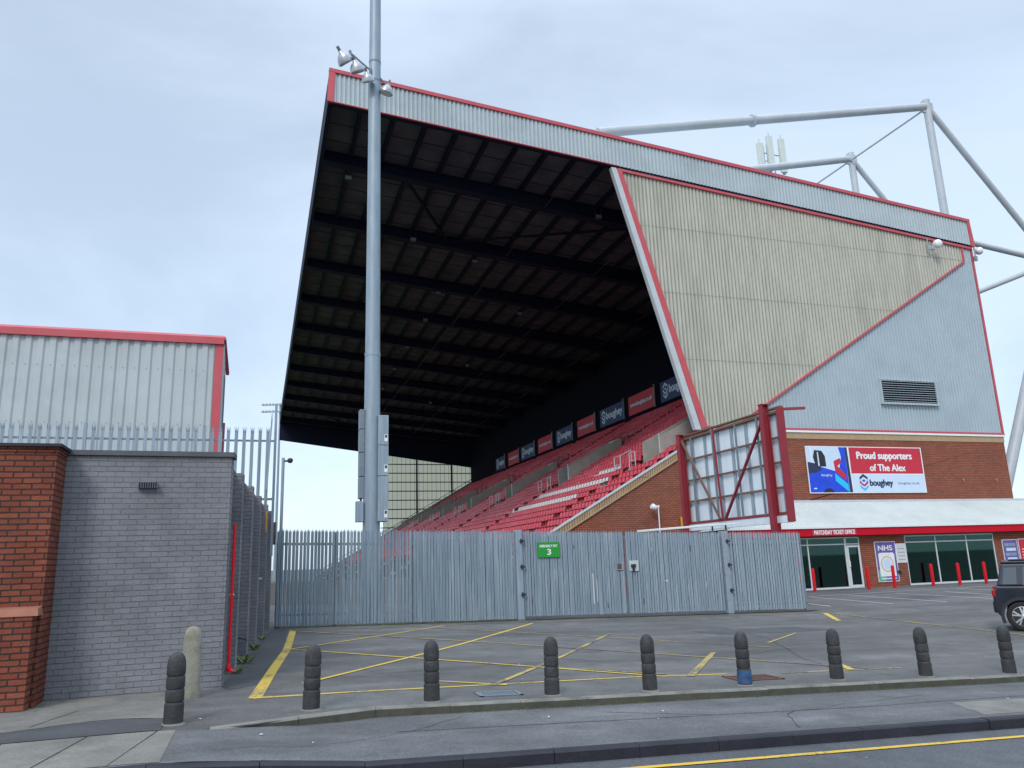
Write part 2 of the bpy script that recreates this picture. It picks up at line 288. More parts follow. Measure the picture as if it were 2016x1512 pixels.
M['rustgrate'] = mat('rusty cover', (0.12, 0.055, 0.04), 0.8, 0.3, 9, 0.4)
M['panelwhite'] = mat('antenna panel', (0.58, 0.62, 0.57), 0.5, 0.05, 2)

# ------------------------------------------------------------------ mesh helpers
class MB:
    def __init__(s): s.v = []; s.f = []; s.sm = []
    def face(s, pts, smooth=False):
        i = len(s.v); s.v += [tuple(p) for p in pts]; s.f.append(tuple(range(i, i+len(pts)))); s.sm.append(smooth)
        return s
    def box(s, a, b, M4=None):
        x0, y0, z0 = a; x1, y1, z1 = b
        if x0 > x1: x0, x1 = x1, x0
        if y0 > y1: y0, y1 = y1, y0
        if z0 > z1: z0, z1 = z1, z0
        p = [Vector(q) for q in ((x0,y0,z0),(x1,y0,z0),(x1,y1,z0),(x0,y1,z0),(x0,y0,z1),(x1,y0,z1),(x1,y1,z1),(x0,y1,z1))]
        if M4: p = [M4 @ q for q in p]
        i = len(s.v); s.v += [tuple(q) for q in p]
        for f in ((0,3,2,1),(4,5,6,7),(0,1,5,4),(1,2,6,5),(2,3,7,6),(3,0,4,7)):
            s.f.append(tuple(i+k for k in f)); s.sm.append(False)
        return s
    def hexa(s, bot, top):   # 4 bottom pts ccw, 4 top pts
        i = len(s.v); s.v += [tuple(q) for q in list(bot)+list(top)]
        for f in ((0,3,2,1),(4,5,6,7),(0,1,5,4),(1,2,6,5),(2,3,7,6),(3,0,4,7)):
            s.f.append(tuple(i+k for k in f)); s.sm.append(False)
        return s
    def tube(s, p0, p1, r0, r1=None, n=12, caps=True, smooth=True, ph=0.0):
        p0 = Vector(p0); p1 = Vector(p1); r1 = r0 if r1 is None else r1
        d = (p1-p0).normalized(); a = Vector((0,0,1)) if abs(d.z) < 0.9 else Vector((1,0,0))
        u = d.cross(a).normalized(); w_ = d.cross(u)
        i = len(s.v)
        for p, r in ((p0, r0), (p1, r1)):
            for k in range(n):
                t = 2*math.pi*k/n+ph; s.v.append(tuple(p+u*math.cos(t)*r+w_*math.sin(t)*r))
        for k in range(n):
            q = (k+1) % n; s.f.append((i+k, i+n+k, i+n+q, i+q)); s.sm.append(smooth)
        if caps:   # end caps on their own vertices, so they do not bend the shading of the side
            j = len(s.v); s.v += s.v[i:i+2*n]
            s.f.append(tuple(j+k for k in range(n))); s.sm.append(False)
            s.f.append(tuple(j+n+n-1-k for k in range(n))); s.sm.append(False)
        return s
    def beam(s, p0, p1, w_, h, up=(0,0,1)):   # rectangular bar
        p0 = Vector(p0); p1 = Vector(p1); d = (p1-p0).normalized(); up = Vector(up)
        a = d.cross(up).normalized()*w_/2; b = a.cross(d).normalized()*h/2
        q = [p0-a-b, p0+a-b, p0+a+b, p0-a+b]; r = [p1-a-b, p1+a-b, p1+a+b, p1-a+b]
        return s.hexa(q, r)
    def lathe(s, prof, c=(0,0,0), n=24, ax=None, smooth=True):   # prof (r,z)
        i = len(s.v); c = Vector(c); Mx = ax or Matrix.Identity(3)
        for r, z in prof:
            for k in range(n):
                t = 2*math.pi*k/n; s.v.append(tuple(c+Mx @ Vector((r*math.cos(t), r*math.sin(t), z))))
        for j in range(len(prof)-1):
            for k in range(n):
                q = (k+1) % n; s.f.append((i+j*n+k, i+j*n+q, i+(j+1)*n+q, i+(j+1)*n+k)); s.sm.append(smooth)
        j = len(s.v); s.v += s.v[i:i+n]; s.f.append(tuple(j+n-1-k for k in range(n))); s.sm.append(False)
        m_ = i+(len(prof)-1)*n; j = len(s.v); s.v += s.v[m_:m_+n]; s.f.append(tuple(j+k for k in range(n))); s.sm.append(False)
        return s
    def prism(s, pts, d):   # extrude polygon (3d pts) by vector d
        d = Vector(d); p = [Vector(q) for q in pts]; n = len(p); i = len(s.v)
        s.v += [tuple(q) for q in p]+[tuple(q+d) for q in p]
        s.f.append(tuple(i+n-1-k for k in range(n))); s.f.append(tuple(i+n+k for k in range(n))); s.sm += [False, False]
        for k in range(n):
            q = (k+1) % n; s.f.append((i+k, i+q, i+n+q, i+n+k)); s.sm.append(False)
        return s
    def corr(s, o, u, v, nrm, s0, s1, bot, top, pitch, depth, crown=0.55, web=0.15):
        # ribbed sheeting: s runs along u, bot(s)..top(s) along v
        o, u, v, nrm = map(Vector, (o, u, v, nrm)); bps = []
        k = math.floor(s0/pitch)
        while k*pitch < s1:
            b = k*pitch
            for fr, h in ((0, 0), (web, 1), (web+crown*0.5, 1), (web*2+crown*0.5, 0)):
                bps.append((b+fr*pitch, h*depth))
            k += 1
        bps = [q for q in bps if s0 < q[0] < s1]
        bps = [(s0, 0)]+bps+[(s1, 0)]
        for (a, ha), (b, hb) in zip(bps, bps[1:]):
            if b-a < 1e-5: continue
            ta, tb, ba, bb = top(a), top(b), bot(a), bot(b)
            if ta-ba < 0.005 and tb-bb < 0.005: continue
            s.face([o+u*a+v*ba+nrm*ha, o+u*b+v*bb+nrm*hb, o+u*b+v*tb+nrm*hb, o+u*a+v*ta+nrm*ha])
        return s
    def build(s, name, m, parent=None, loc=None, bevel=0):
        me = bpy.data.meshes.new(name); me.from_pydata(s.v, [], s.f); me.update()
        me.polygons.foreach_set('use_smooth', s.sm)
        me.materials.append(M[m] if isinstance(m, str) else m)
        o = bpy.data.objects.new(name, me); C.objects.link(o)
        if parent: o.parent = parent
        if loc: o.location = loc
        if bevel:
            bv = o.modifiers.new('bevel', 'BEVEL'); bv.width = bevel; bv.segments = 2; bv.limit_method = 'ANGLE'
        return o
def tag(o, label=None, cat=None, group=None, kind=None):
    if label: o['label'] = label
    if cat: o['category'] = cat
    if group: o['group'] = group
    if kind: o['kind'] = kind
    return o
def empty(name, label, cat, loc=(0,0,0), rz=0, group=None):
    o = bpy.data.objects.new(name, None); C.objects.link(o); o.location = loc; o.rotation_euler.z = rz
    return tag(o, label, cat, group)
def copy_tree(o, parent=None):
    c = o.copy(); C.objects.link(c); c.parent = parent
    for ch in list(o.children): copy_tree(ch, c)
    return c
def text(s, name, m, parent, origin, u, v, width, height, align='left', ext=0.004, bold=0.0, xs=1.0):
    # lettering as a flat mesh fitted in width x height; u right, v up
    cu = bpy.data.curves.new('t', 'FONT'); cu.body = s; cu.size = 1; cu.extrude = 0
    to = bpy.data.objects.new('t', cu); C.objects.link(to)
    bpy.context.view_layer.update()
    me = bpy.data.meshes.new_from_object(to.evaluated_get(bpy.context.evaluated_depsgraph_get()))
    bpy.data.objects.remove(to)
    xs_ = [p.co.x for p in me.vertices]; ys = [p.co.y for p in me.vertices]
    x0, x1, y0, y1 = min(xs_), max(xs_), min(ys), max(ys)
    u = Vector(u); v = Vector(v); n_ = u.cross(v); o = Vector(origin)
    for p in me.vertices:
        a = (p.co.x-x0)/(x1-x0)*width; b = (p.co.y-y0)/(y1-y0)*height
        p.co = o+u*a+v*b+n_*ext
    if bold:
        bm = bmesh.new(); bm.from_mesh(me); src = list(bm.faces); k_ = min(height*.055, .05)
        for q_ in ((-k_, 0, .0008), (k_, 0, .0016), (0, k_*.7, .0024), (0, -k_*.7, .0032)):
            d_ = bmesh.ops.duplicate(bm, geom=src)
            for e_ in d_['geom']:
                if isinstance(e_, bmesh.types.BMVert): e_.co += u*q_[0]+v*q_[1]+n_*q_[2]
        bm.to_mesh(me); bm.free()
    me.materials.clear(); me.materials.append(M[m]); me.name = name
    ob = bpy.data.objects.new(name, me); C.objects.link(ob); ob.parent = parent
    return ob
def P2(o, u, v):
    o, u, v = Vector(o), Vector(u), Vector(v); n_ = u.cross(v)
    return lambda a, b, e=0.0: o+u*a+v*b+n_*e

# ------------------------------------------------------------------ ground heights
def g(X, Y):
    a = .05-.035*(X+.8); b = .01-.0236*(X-.5)
    t = min(max((Y-10)/14, 0), 1); z = a*(1-t)+b*t
    return max(min(z, .06), -.41)
def ssm(x, a, b):
    t = min(max((x-a)/(b-a), 0), 1); return t*t*(3-2*t)
def kerbY(X): return 10.08-0.75*(1-ssm(X, -0.45, 1.4))
def drop(X): return 0.10*ssm(X, -0.45, 0.9)
def sheet(name, xs, yfun0, yfun1, zf, m, ny=8, kind='structure', label=None):
    mb = MB(); rows = []
    for x in xs:
        a, b = yfun0(x), yfun1(x)
        rows.append([(x, a+(b-a)*j/ny, zf(x, a+(b-a)*j/ny)) for j in range(ny+1)])
    for r0, r1 in zip(rows, rows[1:]):
        for j in range(ny): mb.face([r0[j], r1[j], r1[j+1], r0[j+1]])
    return tag(mb.build(name, m), kind=kind)
def frange(a, b, s):
    n = max(1, round((b-a)/s)); return [a+(b-a)*i/n for i in range(n+1)]
tag(MB().face([(-700, -300, -0.75), (900, -300, -0.75), (900, 1500, -0.75), (-700, 1500, -0.75)]).build('ground', 'earth'), kind='structure')
xs = frange(-14, 60, 0.5)
sheet('forecourt', xs, kerbY, lambda x: 24.0, g, 'asphalt', ny=28)
sheet('car_park', frange(0.5, 60, 0.5), lambda x: 24.0, lambda x: 39.5, g, 'lot', ny=24)
sheet('service_yard', frange(-30, 0.5, 1), lambda x: 24.0, lambda x: 39.5, lambda x, y: g(x, y)-0.004, 'asphalt', ny=16)
sheet('pavement', xs, lambda x: 7.86, lambda x: kerbY(x)-0.0, lambda x, y: g(x, y)-drop(x), 'pave', ny=4)
sheet('road', xs, lambda x: -6.0, lambda x: 7.80, lambda x, y: g(x, 7.8)-0.22 if x > -2 else g(x, 7.8)-0.22, 'road', ny=4)
tag(MB().box((-40, 40.5, -.5), (9.2, 40.7, 1.0)).build('perimeter_wall', 'concrete_dark'), 'low grey wall round the pitch seen through the fence gaps', 'wall')
sheet('pitch', frange(-60, 9, 10), lambda x: 40, lambda x: 150, lambda x, y: -0.5, 'pitch', ny=2)
# flags at the left of the pavement, on the concrete strip beside the wall
sheet('concrete_strip', frange(-12, -0.95, 0.25), lambda x: 10.15+0.15*math.sin(x*3), lambda x: 12.2, lambda x, y: g(x, y)+0.004, 'flag', ny=4)
sheet('paving_slabs', frange(-12, -0.75, 0.25), lambda x: 7.9, lambda x: 9.35+0.1*x*0, lambda x, y: g(x, y)-drop(x)+0.004, 'flag', ny=4)
sheet('tarmac_patch', frange(-6, -0.9, 0.25), lambda x: 9.38, lambda x: 10.1+0.14*math.sin(x*3), lambda x, y: g(x, y)-drop(x)*0+0.006, 'dark_asphalt', ny=2)
mb = MB()
for x in (-2.35, -1.6, -0.95, -3.3):   # joints between slabs
    for y0, y1 in ((7.9, 9.33),): mb.face([(x-.22, y0, g(x, y0)+.008), (x-.208, y0, g(x, y0)+.008), (x+.012+.02, y1, g(x, y1)+.008), (x+.02, y1, g(x, y1)+.008)])
mb.face([(-2.3, 10.2, .069), (-2.288, 10.2, .069), (-1.99, 11.1, .069), (-2.0, 11.1, .069)])
tag(mb.build('slab_joints', 'blackplastic'), kind='structure')

def kerbrun(name, m, x0, x1, yf, zf, width, h, L=0.92, hf=None, mface=None):
    mb = MB(); mf = MB(); x = x0
    while x < x1:
        a, b = x+.003, min(x+L, x1)-.003; ya, yb = yf(a), yf(b); za, zb = zf(a), zf(b)
        ha = hf(a) if hf else h; hb = hf(b) if hf else h
        ch = 0.018; jz = random.uniform(-.004, .004); jy = random.uniform(-.006, .006)
        A = [(a, ya+jy, za-ha-.05), (a, ya+jy, za-ch+jz), (a, ya+ch+jy, za+jz), (a, ya+width, za+jz), (a, ya+width, za-ha-.05)]
        B = [(b, yb+jy, zb-hb-.05), (b, yb+jy, zb-ch+jz), (b, yb+ch+jy, zb+jz), (b, yb+width, zb+jz), (b, yb+width, zb-hb-.05)]
        i = len(mb.v); mb.v += A+B
        if mface:   # grimy front face as its own skin
            mf.face([Vector(A[0])-Vector((0, .002, 0)), Vector(B[0])-Vector((0, .002, 0)), Vector(B[1])+Vector((0, -.002, -.004)), Vector(A[1])+Vector((0, -.002, -.004))])
        for k in range(4): mb.f.append((i+k, i+5+k, i+6+k, i+k+1)); mb.sm.append(False)
        mb.f.append((i, i+1, i+2, i+3, i+4)); mb.f.append((i+9, i+8, i+7, i+6, i+5)); mb.sm += [False]*2
        x += L
    if mface: tag(mf.build(name+'_face', mface), kind='structure')
    return tag(mb.build(name, m), kind='structure')
kerbrun('forecourt_kerb', 'kerb_light', -0.42, 45, lambda x: kerbY(x)-.03, lambda x: g(x, 10)+.006, 0.13, 0.1, hf=lambda x: drop(x), mface=mat('mossy kerb face', (0.075, 0.075, 0.055), .95, .35, 6, .4, stain=(0.035, 0.038, 0.025), stain_scale=3, stain_amt=.8))
kerbrun('road_kerb', 'kerb_dark', -8.2, 45, lambda x: 7.74, lambda x: g(x, 7.8)-drop(x)+.002, 0.13, 0.13)

def strip(name, pts, m, parent=None, zf=None, off=.006):
    # pts: list of (x,y,w); a painted line following the ground
    mb = MB(); zf = zf or g
    for (x0, y0, w0), (x1, y1, w1) in zip(pts, pts[1:]):
        d = Vector((x1-x0, y1-y0)); n = max(1, int(d.length/0.4)); nrm = Vector((-d.y, d.x)).normalized()
        for k in range(n):
            q = []
            for t in (k/n, (k+1)/n):
                c = Vector((x0, y0))+d*t; ww = (w0+(w1-w0)*t)/2
                q.append((c-nrm*ww, c+nrm*ww))
            pts4 = [q[0][0], q[1][0], q[1][1], q[0][1]]
            mb.face([(p.x, p.y, zf(p.x, p.y)+off) for p in pts4])
    return tag(mb.build(name, m, parent), kind=None if parent else 'structure')
yl = 'yellowline'; yw = 'yellowworn'
for i, (pts, m) in enumerate([
    ([(0.03, 11.25, .17), (0.30, 14.2, .16), (0.64, 17.6, .16), (0.98, 22.9, .17)], yl),
    ([(0.0, 11.28, .12), (1.27, 11.42, .08), (5.65, 11.62, .08), (7.2, 11.5, .08)], yl),
    ([(8.1, 11.33, .08), (10.5, 11.32, .08)], yw),
    ([(0.95, 22.85, .09), (7.0, 23.25, .09), (14, 23.3, .08)], yw),
    ]):
    strip('yellow_line', pts, m, off=.006)
# crossed hatching
for i, (pts, m) in enumerate([
    ([(0.70, 12.43, .09), (4.2, 17.3, .09), (7.89, 22.86, .10)], yl),
    ([(0.64, 17.6, .08), (4.5, 22.08, .08), (5.2, 22.95, .08)], yl),
    ([(0.64, 17.75, .09), (3.4, 14.6, .09), (6.06, 11.57, .09)], yl),
    ([(0.98, 22.7, .10), (4.6, 18.2, .08), (7.9, 13.9, .07), (9.9, 11.4, .07)], yw),
    ([(3.3, 11.45, .09), (5.6, 14.6, .09), (8.51, 18.81, .09)], yw),
    ([(2.6, 12.1, .06), (3.5, 11.4, .08)], yl),
    ([(6.51, 11.43, .13), (8.7, 14.29, .10)], yw),
    ([(6.4, 11.6, .07), (4.9, 13.0, .06)], yw),
    ([(4.6, 22.4, .08), (9.0, 16.6, .06), (10.4, 14.8, .06)], yw),
    ([(9.5, 11.35, .14), (9.75, 11.95, .14)], yl),
    ([(16.58, 20.1, .16), (18.35, 22.9, .16)], yl),
    ([(14.0, 23.3, .08), (18.4, 23.0, .08)], yw),
    ([(18.44, 22.93, .08), (17.6, 17.6, .08), (17.0, 14.2, .08)], yw),
    ([(10.9, 15.6, .07), (13.0, 17.4, .06)], yw),
    ]):
    strip('yellow_line', pts, m, off=.010)
for p in [((24.46, 31.52, .10), (30.78, 31.98, .10), (36.9, 32.2, .10)), ((24.3, 31.4, .09), (23.15, 24.97, .09)), ((21.16, 27.32, .09), (20.72, 25.49, .09)),
          ((26.36, 31.05, .09), (25.23, 24.43, .09)), ((28.72, 30.73, .09), (27.67, 24.54, .09)), ((30.87, 29.92, .09), (29.94, 26.51, .09)),
          ((33.4, 31.6, .09), (32.2, 25.6, .09)), ((36.0, 31.6, .09), (34.7, 25.6, .09))]:
    strip('white_line', list(p), 'whiteline', off=.010)
strip('kerbside_line', [(-8, 7.34, .085), (3, 7.34, .085), (14, 7.34, .085), (30, 7.34, .085)], 'roadyellow', zf=lambda x, y: g(x, 7.8)-.22, off=.008)
def crack(name, pts, wd=.012, zf=None):
    p = []
    for (x0, y0), (x1, y1) in zip(pts, pts[1:]):
        n = 5
        for k in range(n): p.append((x0+(x1-x0)*k/n+random.uniform(-.05, .05), y0+(y1-y0)*k/n+random.uniform(-.05, .05), wd*random.uniform(.5, 1.4)))
    strip(name, p, 'blackplastic', zf=zf, off=.005)
crack('crack', [(1.8, 13.2), (4.5, 13.9), (7.9, 13.4), (11, 14.6), (15.5, 14.0)])
crack('crack', [(9.2, 11.2), (9.8, 13.0), (11.6, 16.5), (12.2, 20)])
crack('crack', [(2.4, 19.0), (5.8, 18.6), (8.0, 20.4), (12.5, 20.0)])
pz_ = lambda x, y: g(x, y)-drop(x)
crack('crack', [(-.3, 8.3), (1.4, 8.9), (2.6, 9.9)], .009, pz_)
crack('crack', [(5.9, 8.0), (6.3, 8.8), (7.6, 9.2), (9.4, 9.5)], .009, pz_)
def patch(name, pts, m, zf=None, off=.004):
    # a patch of ground with a ragged outline
    q = []
    for (x0, y0), (x1, y1) in zip(pts, pts[1:]+pts[:1]):
        for k in range(8): q.append((x0+(x1-x0)*k/8+random.uniform(-.03, .03), y0+(y1-y0)*k/8+random.uniform(-.03, .03)))
    cx = sum(p[0] for p in q)/len(q); cy = sum(p[1] for p in q)/len(q); zf = zf or g; mb = MB(); n = len(q)
    R_ = 6
    for j in range(R_):
        for k in range(n):
            a = q[k]; b = q[(k+1) % n]; t0, t1 = j/R_, (j+1)/R_
            f_ = lambda p, t: (cx+(p[0]-cx)*t, cy+(p[1]-cy)*t)
            c4 = [f_(a, t0), f_(a, t1), f_(b, t1), f_(b, t0)]
            mb.face([(x, y, zf(x, y)+off) for x, y in (c4 if j else c4[1:3]+[c4[0]])])
    return tag(mb.build(name, m), kind='structure')
patch('ground_patch', [(-.32, 12.1), (.05, 12.6), (.62, 18.5), (.88, 23.6), (.45, 23.7), (.0, 18.5), (-.25, 15.0), (-.42, 12.6)], 'dark_asphalt')  # darker strip of ground along the grey side wall
patch('ground_patch', [(8.6, 8.0), (12.4, 8.0), (12.8, 8.85), (8.9, 8.8)], 'flag', pz_, .003)
patch('ground_patch', [(11.0, 17.6), (14.5, 17.9), (14.2, 19.1), (10.8, 18.7)], 'dark_asphalt')
# pavement details: trench joint, drain cover, manhole
strip('pavement_joint', [(1.5, 9.1, .014), (4.4, 9.0, .014), (7.4, 8.9, .014), (8.9, 8.95, .012), (14, 9.05, .012)], 'blackplastic', zf=lambda x, y: g(x, y)-drop(x), off=.004)
strip('pavement_joint', [(4.2, 9.55, .012), (5.4, 8.97, .012)], 'blackplastic', zf=lambda x, y: g(x, y)-drop(x), off=.005)
def grate(name, x0, x1, y0, y1, m, label, sk=0.0, n=9):
    e = empty(name, label, 'drain cover', (0, 0, 0))
    z = lambda x, y: g(x, y)
    mb = MB()
    for a in ((x0, y0, x1, y0+.05), (x0, y1-.05, x1, y1), (x0, y0, x0+.05, y1), (x1-.05, y0, x1, y1)):
        mb.hexa([(a[0]+sk*(a[1]-y0), a[1], z(a[0], a[1])+.004), (a[2]+sk*(a[1]-y0), a[1], z(a[2], a[1])+.004), (a[2]+sk*(a[3]-y0), a[3], z(a[2], a[3])+.004), (a[0]+sk*(a[3]-y0), a[3], z(a[0], a[3])+.004)],
                [(a[0]+sk*(a[1]-y0), a[1], z(a[0], a[1])+.014), (a[2]+sk*(a[1]-y0), a[1], z(a[2], a[1])+.014), (a[2]+sk*(a[3]-y0), a[3], z(a[2], a[3])+.014), (a[0]+sk*(a[3]-y0), a[3], z(a[0], a[3])+.014)])
    mb.build('cover_frame', m, e)
    mb = MB()
    for k in range(n):
        a = x0+.06+(x1-x0-.12)*k/n; b = a+(x1-x0-.12)/n*.7
        mb.face([(a, y0+.06, z(a, y0)+.008), (b, y0+.06, z(b, y0)+.008), (b+sk*(y1-y0), y1-.06, z(b, y1)+.008), (a+sk*(y1-y0), y1-.06, z(a, y1)+.008)])
    mb.build('grate_bars', m, e)
grate('drain_cover', 6.95, 7.75, 10.75, 11.25, 'rustgrate', 'rusty ribbed metal cover set in the tarmac just left of the blue based bollard')
grate('drain_cover', 2.85, 3.45, 10.5, 10.85, 'galv_dark', 'worn bluish grey metal cover in the tarmac between two bollards left of centre')

# ------------------------------------------------------------------ GRANDSTAND
YG = 39.3; YE = 140.0
rk = lambda X: 2.9+.575*(X-15)
stand = empty('grandstand', 'large football grandstand with cantilever roof, red seats and grey and cream ribbed end wall', 'grandstand', (20, YG, 0))
def st(mb, name, m, parent=None, **k):
    o = mb.build(name, m); p = parent or stand
    o.parent = p
    o.matrix_parent_inverse = Matrix.Translation(-Vector((20, YG, 0)))
    return o
def sub(mb, name, m, parent, **k):
    o = mb.build(name, m); o.parent = parent; return o
# brick end wall (under the coping and under the cladding)
top_line = lambda X: 3.15+.558*(X-15)-.42
mb = MB()
pts = [(9.0, -.5), (47.5, -.5), (47.5, 8.36), (25.2, 8.36), (24.2, top_line(24.2)), (9.0, top_line(9.0))]
mb.prism([(x, YG+.4, z) for x, z in pts], (0, -.4, 0))
st(mb, 'end_wall', 'brick_far')
mb = MB(); a, b = 9.0, 24.45
mb.prism([(a, YG+.38, top_line(a)+.08), (b, YG+.38, top_line(b)+.08), (b, YG+.38, top_line(b)+.44), (a, YG+.38, top_line(a)+.44)], (0, -.43, 0))
st(mb, 'raked_coping', 'tan')
mb = MB()
mb.prism([(a, YG+.42, top_line(a)), (b, YG+.42, top_line(b)), (b, YG+.42, top_line(b)+.08), (a, YG+.42, top_line(a)+.08)], (0, -.52, 0))
st(mb, 'buff_course', 'tan_flat')
mb = MB()
mb.prism([(a, YG+.45, top_line(a)+.44), (b, YG+.45, top_line(b)+.44), (b, YG+.45, top_line(b)+.50), (a, YG+.45, top_line(a)+.50)], (0, -.55, 0))
st(mb, 'coping_cap', 'steel_grey')
mb = MB().box((25.0, YG-.035, 8.36), (47.53, YG+.3, 8.74)); st(mb, 'buff_band', 'tan_flat')
mb = MB().box((24.6, YG-.10, 8.74), (47.62, YG+.3, 8.86)); st(mb, 'base_flashing', 'white')
mb = MB().box((24.6, YG-.09, 8.86), (47.60, YG+.3, 9.0)); st(mb, 'base_trim', 'red')
# ribbed cladding
ftop = lambda X: 28.48-.0926*(X-2.87)
fbot = lambda X: 26.52-.0920*(X-2.87)
left_edge = lambda z: 24.45-(z-9.0)*(24.45-20.1)/(24.7-9.0)
diag = lambda X: 9.0+.6135*(X-26.65)
def ybot(X):
    lo = 9.0
    if X < 24.45: lo = 9.0+(24.45-X)*(15.7/4.35)
    if X > 26.65: lo = max(lo, diag(X))
    return lo
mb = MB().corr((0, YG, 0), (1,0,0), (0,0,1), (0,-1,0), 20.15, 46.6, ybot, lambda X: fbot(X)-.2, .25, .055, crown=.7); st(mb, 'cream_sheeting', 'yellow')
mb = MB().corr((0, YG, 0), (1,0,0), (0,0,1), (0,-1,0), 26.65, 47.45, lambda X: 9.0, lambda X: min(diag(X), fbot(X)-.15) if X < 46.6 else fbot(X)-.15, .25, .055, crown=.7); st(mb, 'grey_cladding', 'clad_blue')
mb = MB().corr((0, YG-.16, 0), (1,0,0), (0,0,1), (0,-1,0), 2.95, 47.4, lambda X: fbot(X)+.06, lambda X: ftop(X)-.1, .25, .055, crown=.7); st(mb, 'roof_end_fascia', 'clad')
mb = MB()
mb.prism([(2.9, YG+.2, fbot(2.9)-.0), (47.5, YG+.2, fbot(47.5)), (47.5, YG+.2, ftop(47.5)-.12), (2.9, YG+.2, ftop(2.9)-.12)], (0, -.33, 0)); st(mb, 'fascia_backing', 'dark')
# red trims
mb = MB()
mb.beam((2.72, YG-.22, ftop(2.72)-.02), (47.55, YG-.22, ftop(47.55)-.02), .16, .22); st(mb, 'roof_edge_trim', 'red')
mb = MB().prism([(2.66, YG-.12, fbot(2.66)), (3.02, YG-.12, fbot(3.02)), (3.06, YG-.12, ftop(3.02)-.1), (2.72, YG-.12, ftop(2.72)-.1)], (0, -.17, 0)); st(mb, 'corner_trim', 'red')
mb = MB().prism([(47.36, YG-.12, fbot(47.4)-.05), (47.68, YG-.12, fbot(47.6)-.05), (47.55, YG-.12, ftop(47.5)-.1), (47.3, YG-.12, ftop(47.3)-.1)], (0, -.17, 0)); st(mb, 'corner_trim', 'red')
mb = MB().beam((3.0, YG-.22, fbot(3.0)+.02), (20.0, YG-.22, fbot(20.0)+.02), .12, .04); st(mb, 'lower_trim', 'red')
mb = MB().beam((20.0, YG-.10, fbot(20.0)-.16), (47.5, YG-.10, fbot(47.5)-.16), .14, .16); st(mb, 'lower_trim', 'red')
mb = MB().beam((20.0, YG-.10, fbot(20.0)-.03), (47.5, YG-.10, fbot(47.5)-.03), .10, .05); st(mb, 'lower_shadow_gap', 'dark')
mb = MB().beam((20.08, YG-.10, 24.78), (24.50, YG-.10, 8.86), .42, .16, up=(0,-1,0)); st(mb, 'leading_edge_trim', 'red')
mb = MB()
mb.hexa([(23.88, YG-.20, 8.75), (24.26, YG-.20, 8.75), (24.26, YG+.12, 8.75), (23.88, YG+.12, 8.75)], [(19.58, YG-.20, 24.85), (19.92, YG-.20, 24.85), (19.92, YG+.12, 24.85), (19.58, YG+.12, 24.85)]); st(mb, 'edge_column', 'steel_grey')
mb = MB().beam((26.60, YG-.10, 8.97), (46.62, YG-.10, diag(46.62)-.02), .10, .16, up=(0,-1,0)); st(mb, 'diagonal_trim', 'red')
mb = MB().box((46.55, YG-.12, 21.2), (46.68, YG-.03, fbot(46.6)-.2)); st(mb, 'diagonal_trim', 'red')
mb = MB().box((47.42, YG-.09, 9.0), (47.58, YG+.3, fbot(47.5)-.05)); st(mb, 'corner_trim', 'red')
mb = MB()
for zz in (21.3, 17.1, 13.0):   # laps in the cream sheets
    x0 = left_edge(zz)+.3; x1 = min(46.5, 26.65+(zz-9)/.6135)
    mb.box((x0, YG-.064, zz-.008), (x1, YG-.058, zz+.008))
st(mb, 'sheet_laps', 'concrete_dark')
# louvre
lv = MB().box((37.7, YG-.16, 10.78), (42.1, YG-.035, 12.28)).build('louvre_vent', 'dark'); lv.parent = stand; lv.matrix_parent_inverse = Matrix.Translation(-Vector((20, YG, 0)))
mb = MB()
for k in range(10):
    z = 10.86+k*.148
    mb.hexa([(37.72, YG-.26, z), (42.08, YG-.26, z), (42.08, YG-.162, z+.03), (37.72, YG-.162, z+.03)], [(37.72, YG-.26, z+.03), (42.08, YG-.26, z+.03), (42.08, YG-.162, z+.05), (37.72, YG-.162, z+.05)])
mb.box((37.6, YG-.27, 12.26), (42.2, YG-.05, 12.36)); mb.box((37.6, YG-.27, 10.68), (42.2, YG-.05, 10.8)); mb.box((37.6, YG-.27, 10.8), (37.7, YG-.05, 12.26)); mb.box((42.1, YG-.27, 10.8), (42.2, YG-.05, 12.26))
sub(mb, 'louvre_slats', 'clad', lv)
# rear block, roof
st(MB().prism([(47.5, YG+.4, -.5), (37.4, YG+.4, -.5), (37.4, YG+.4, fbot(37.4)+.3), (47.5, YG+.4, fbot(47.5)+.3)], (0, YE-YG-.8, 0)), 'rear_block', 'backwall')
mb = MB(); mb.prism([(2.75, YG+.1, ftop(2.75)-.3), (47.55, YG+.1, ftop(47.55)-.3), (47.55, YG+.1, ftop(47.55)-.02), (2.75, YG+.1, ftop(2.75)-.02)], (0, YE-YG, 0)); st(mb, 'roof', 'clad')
cz = lambda X: fbot(X)+.62
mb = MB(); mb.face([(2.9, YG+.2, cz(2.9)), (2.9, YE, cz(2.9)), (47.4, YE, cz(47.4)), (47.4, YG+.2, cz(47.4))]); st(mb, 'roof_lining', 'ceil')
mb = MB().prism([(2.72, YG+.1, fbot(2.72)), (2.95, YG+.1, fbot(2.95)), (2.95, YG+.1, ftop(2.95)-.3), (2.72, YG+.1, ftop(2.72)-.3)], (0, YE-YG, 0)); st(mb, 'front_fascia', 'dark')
for k in range(11):
    Y = 45.5+9.1*k
    if Y > YE-1: break
    mb = MB(); h = 1.0
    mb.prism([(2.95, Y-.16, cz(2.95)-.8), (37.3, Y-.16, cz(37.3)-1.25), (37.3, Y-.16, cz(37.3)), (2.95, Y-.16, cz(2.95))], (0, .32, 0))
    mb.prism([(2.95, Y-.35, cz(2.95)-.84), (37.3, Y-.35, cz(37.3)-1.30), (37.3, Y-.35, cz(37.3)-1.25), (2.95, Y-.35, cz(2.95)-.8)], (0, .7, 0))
    st(mb, 'rafter', 'dark')
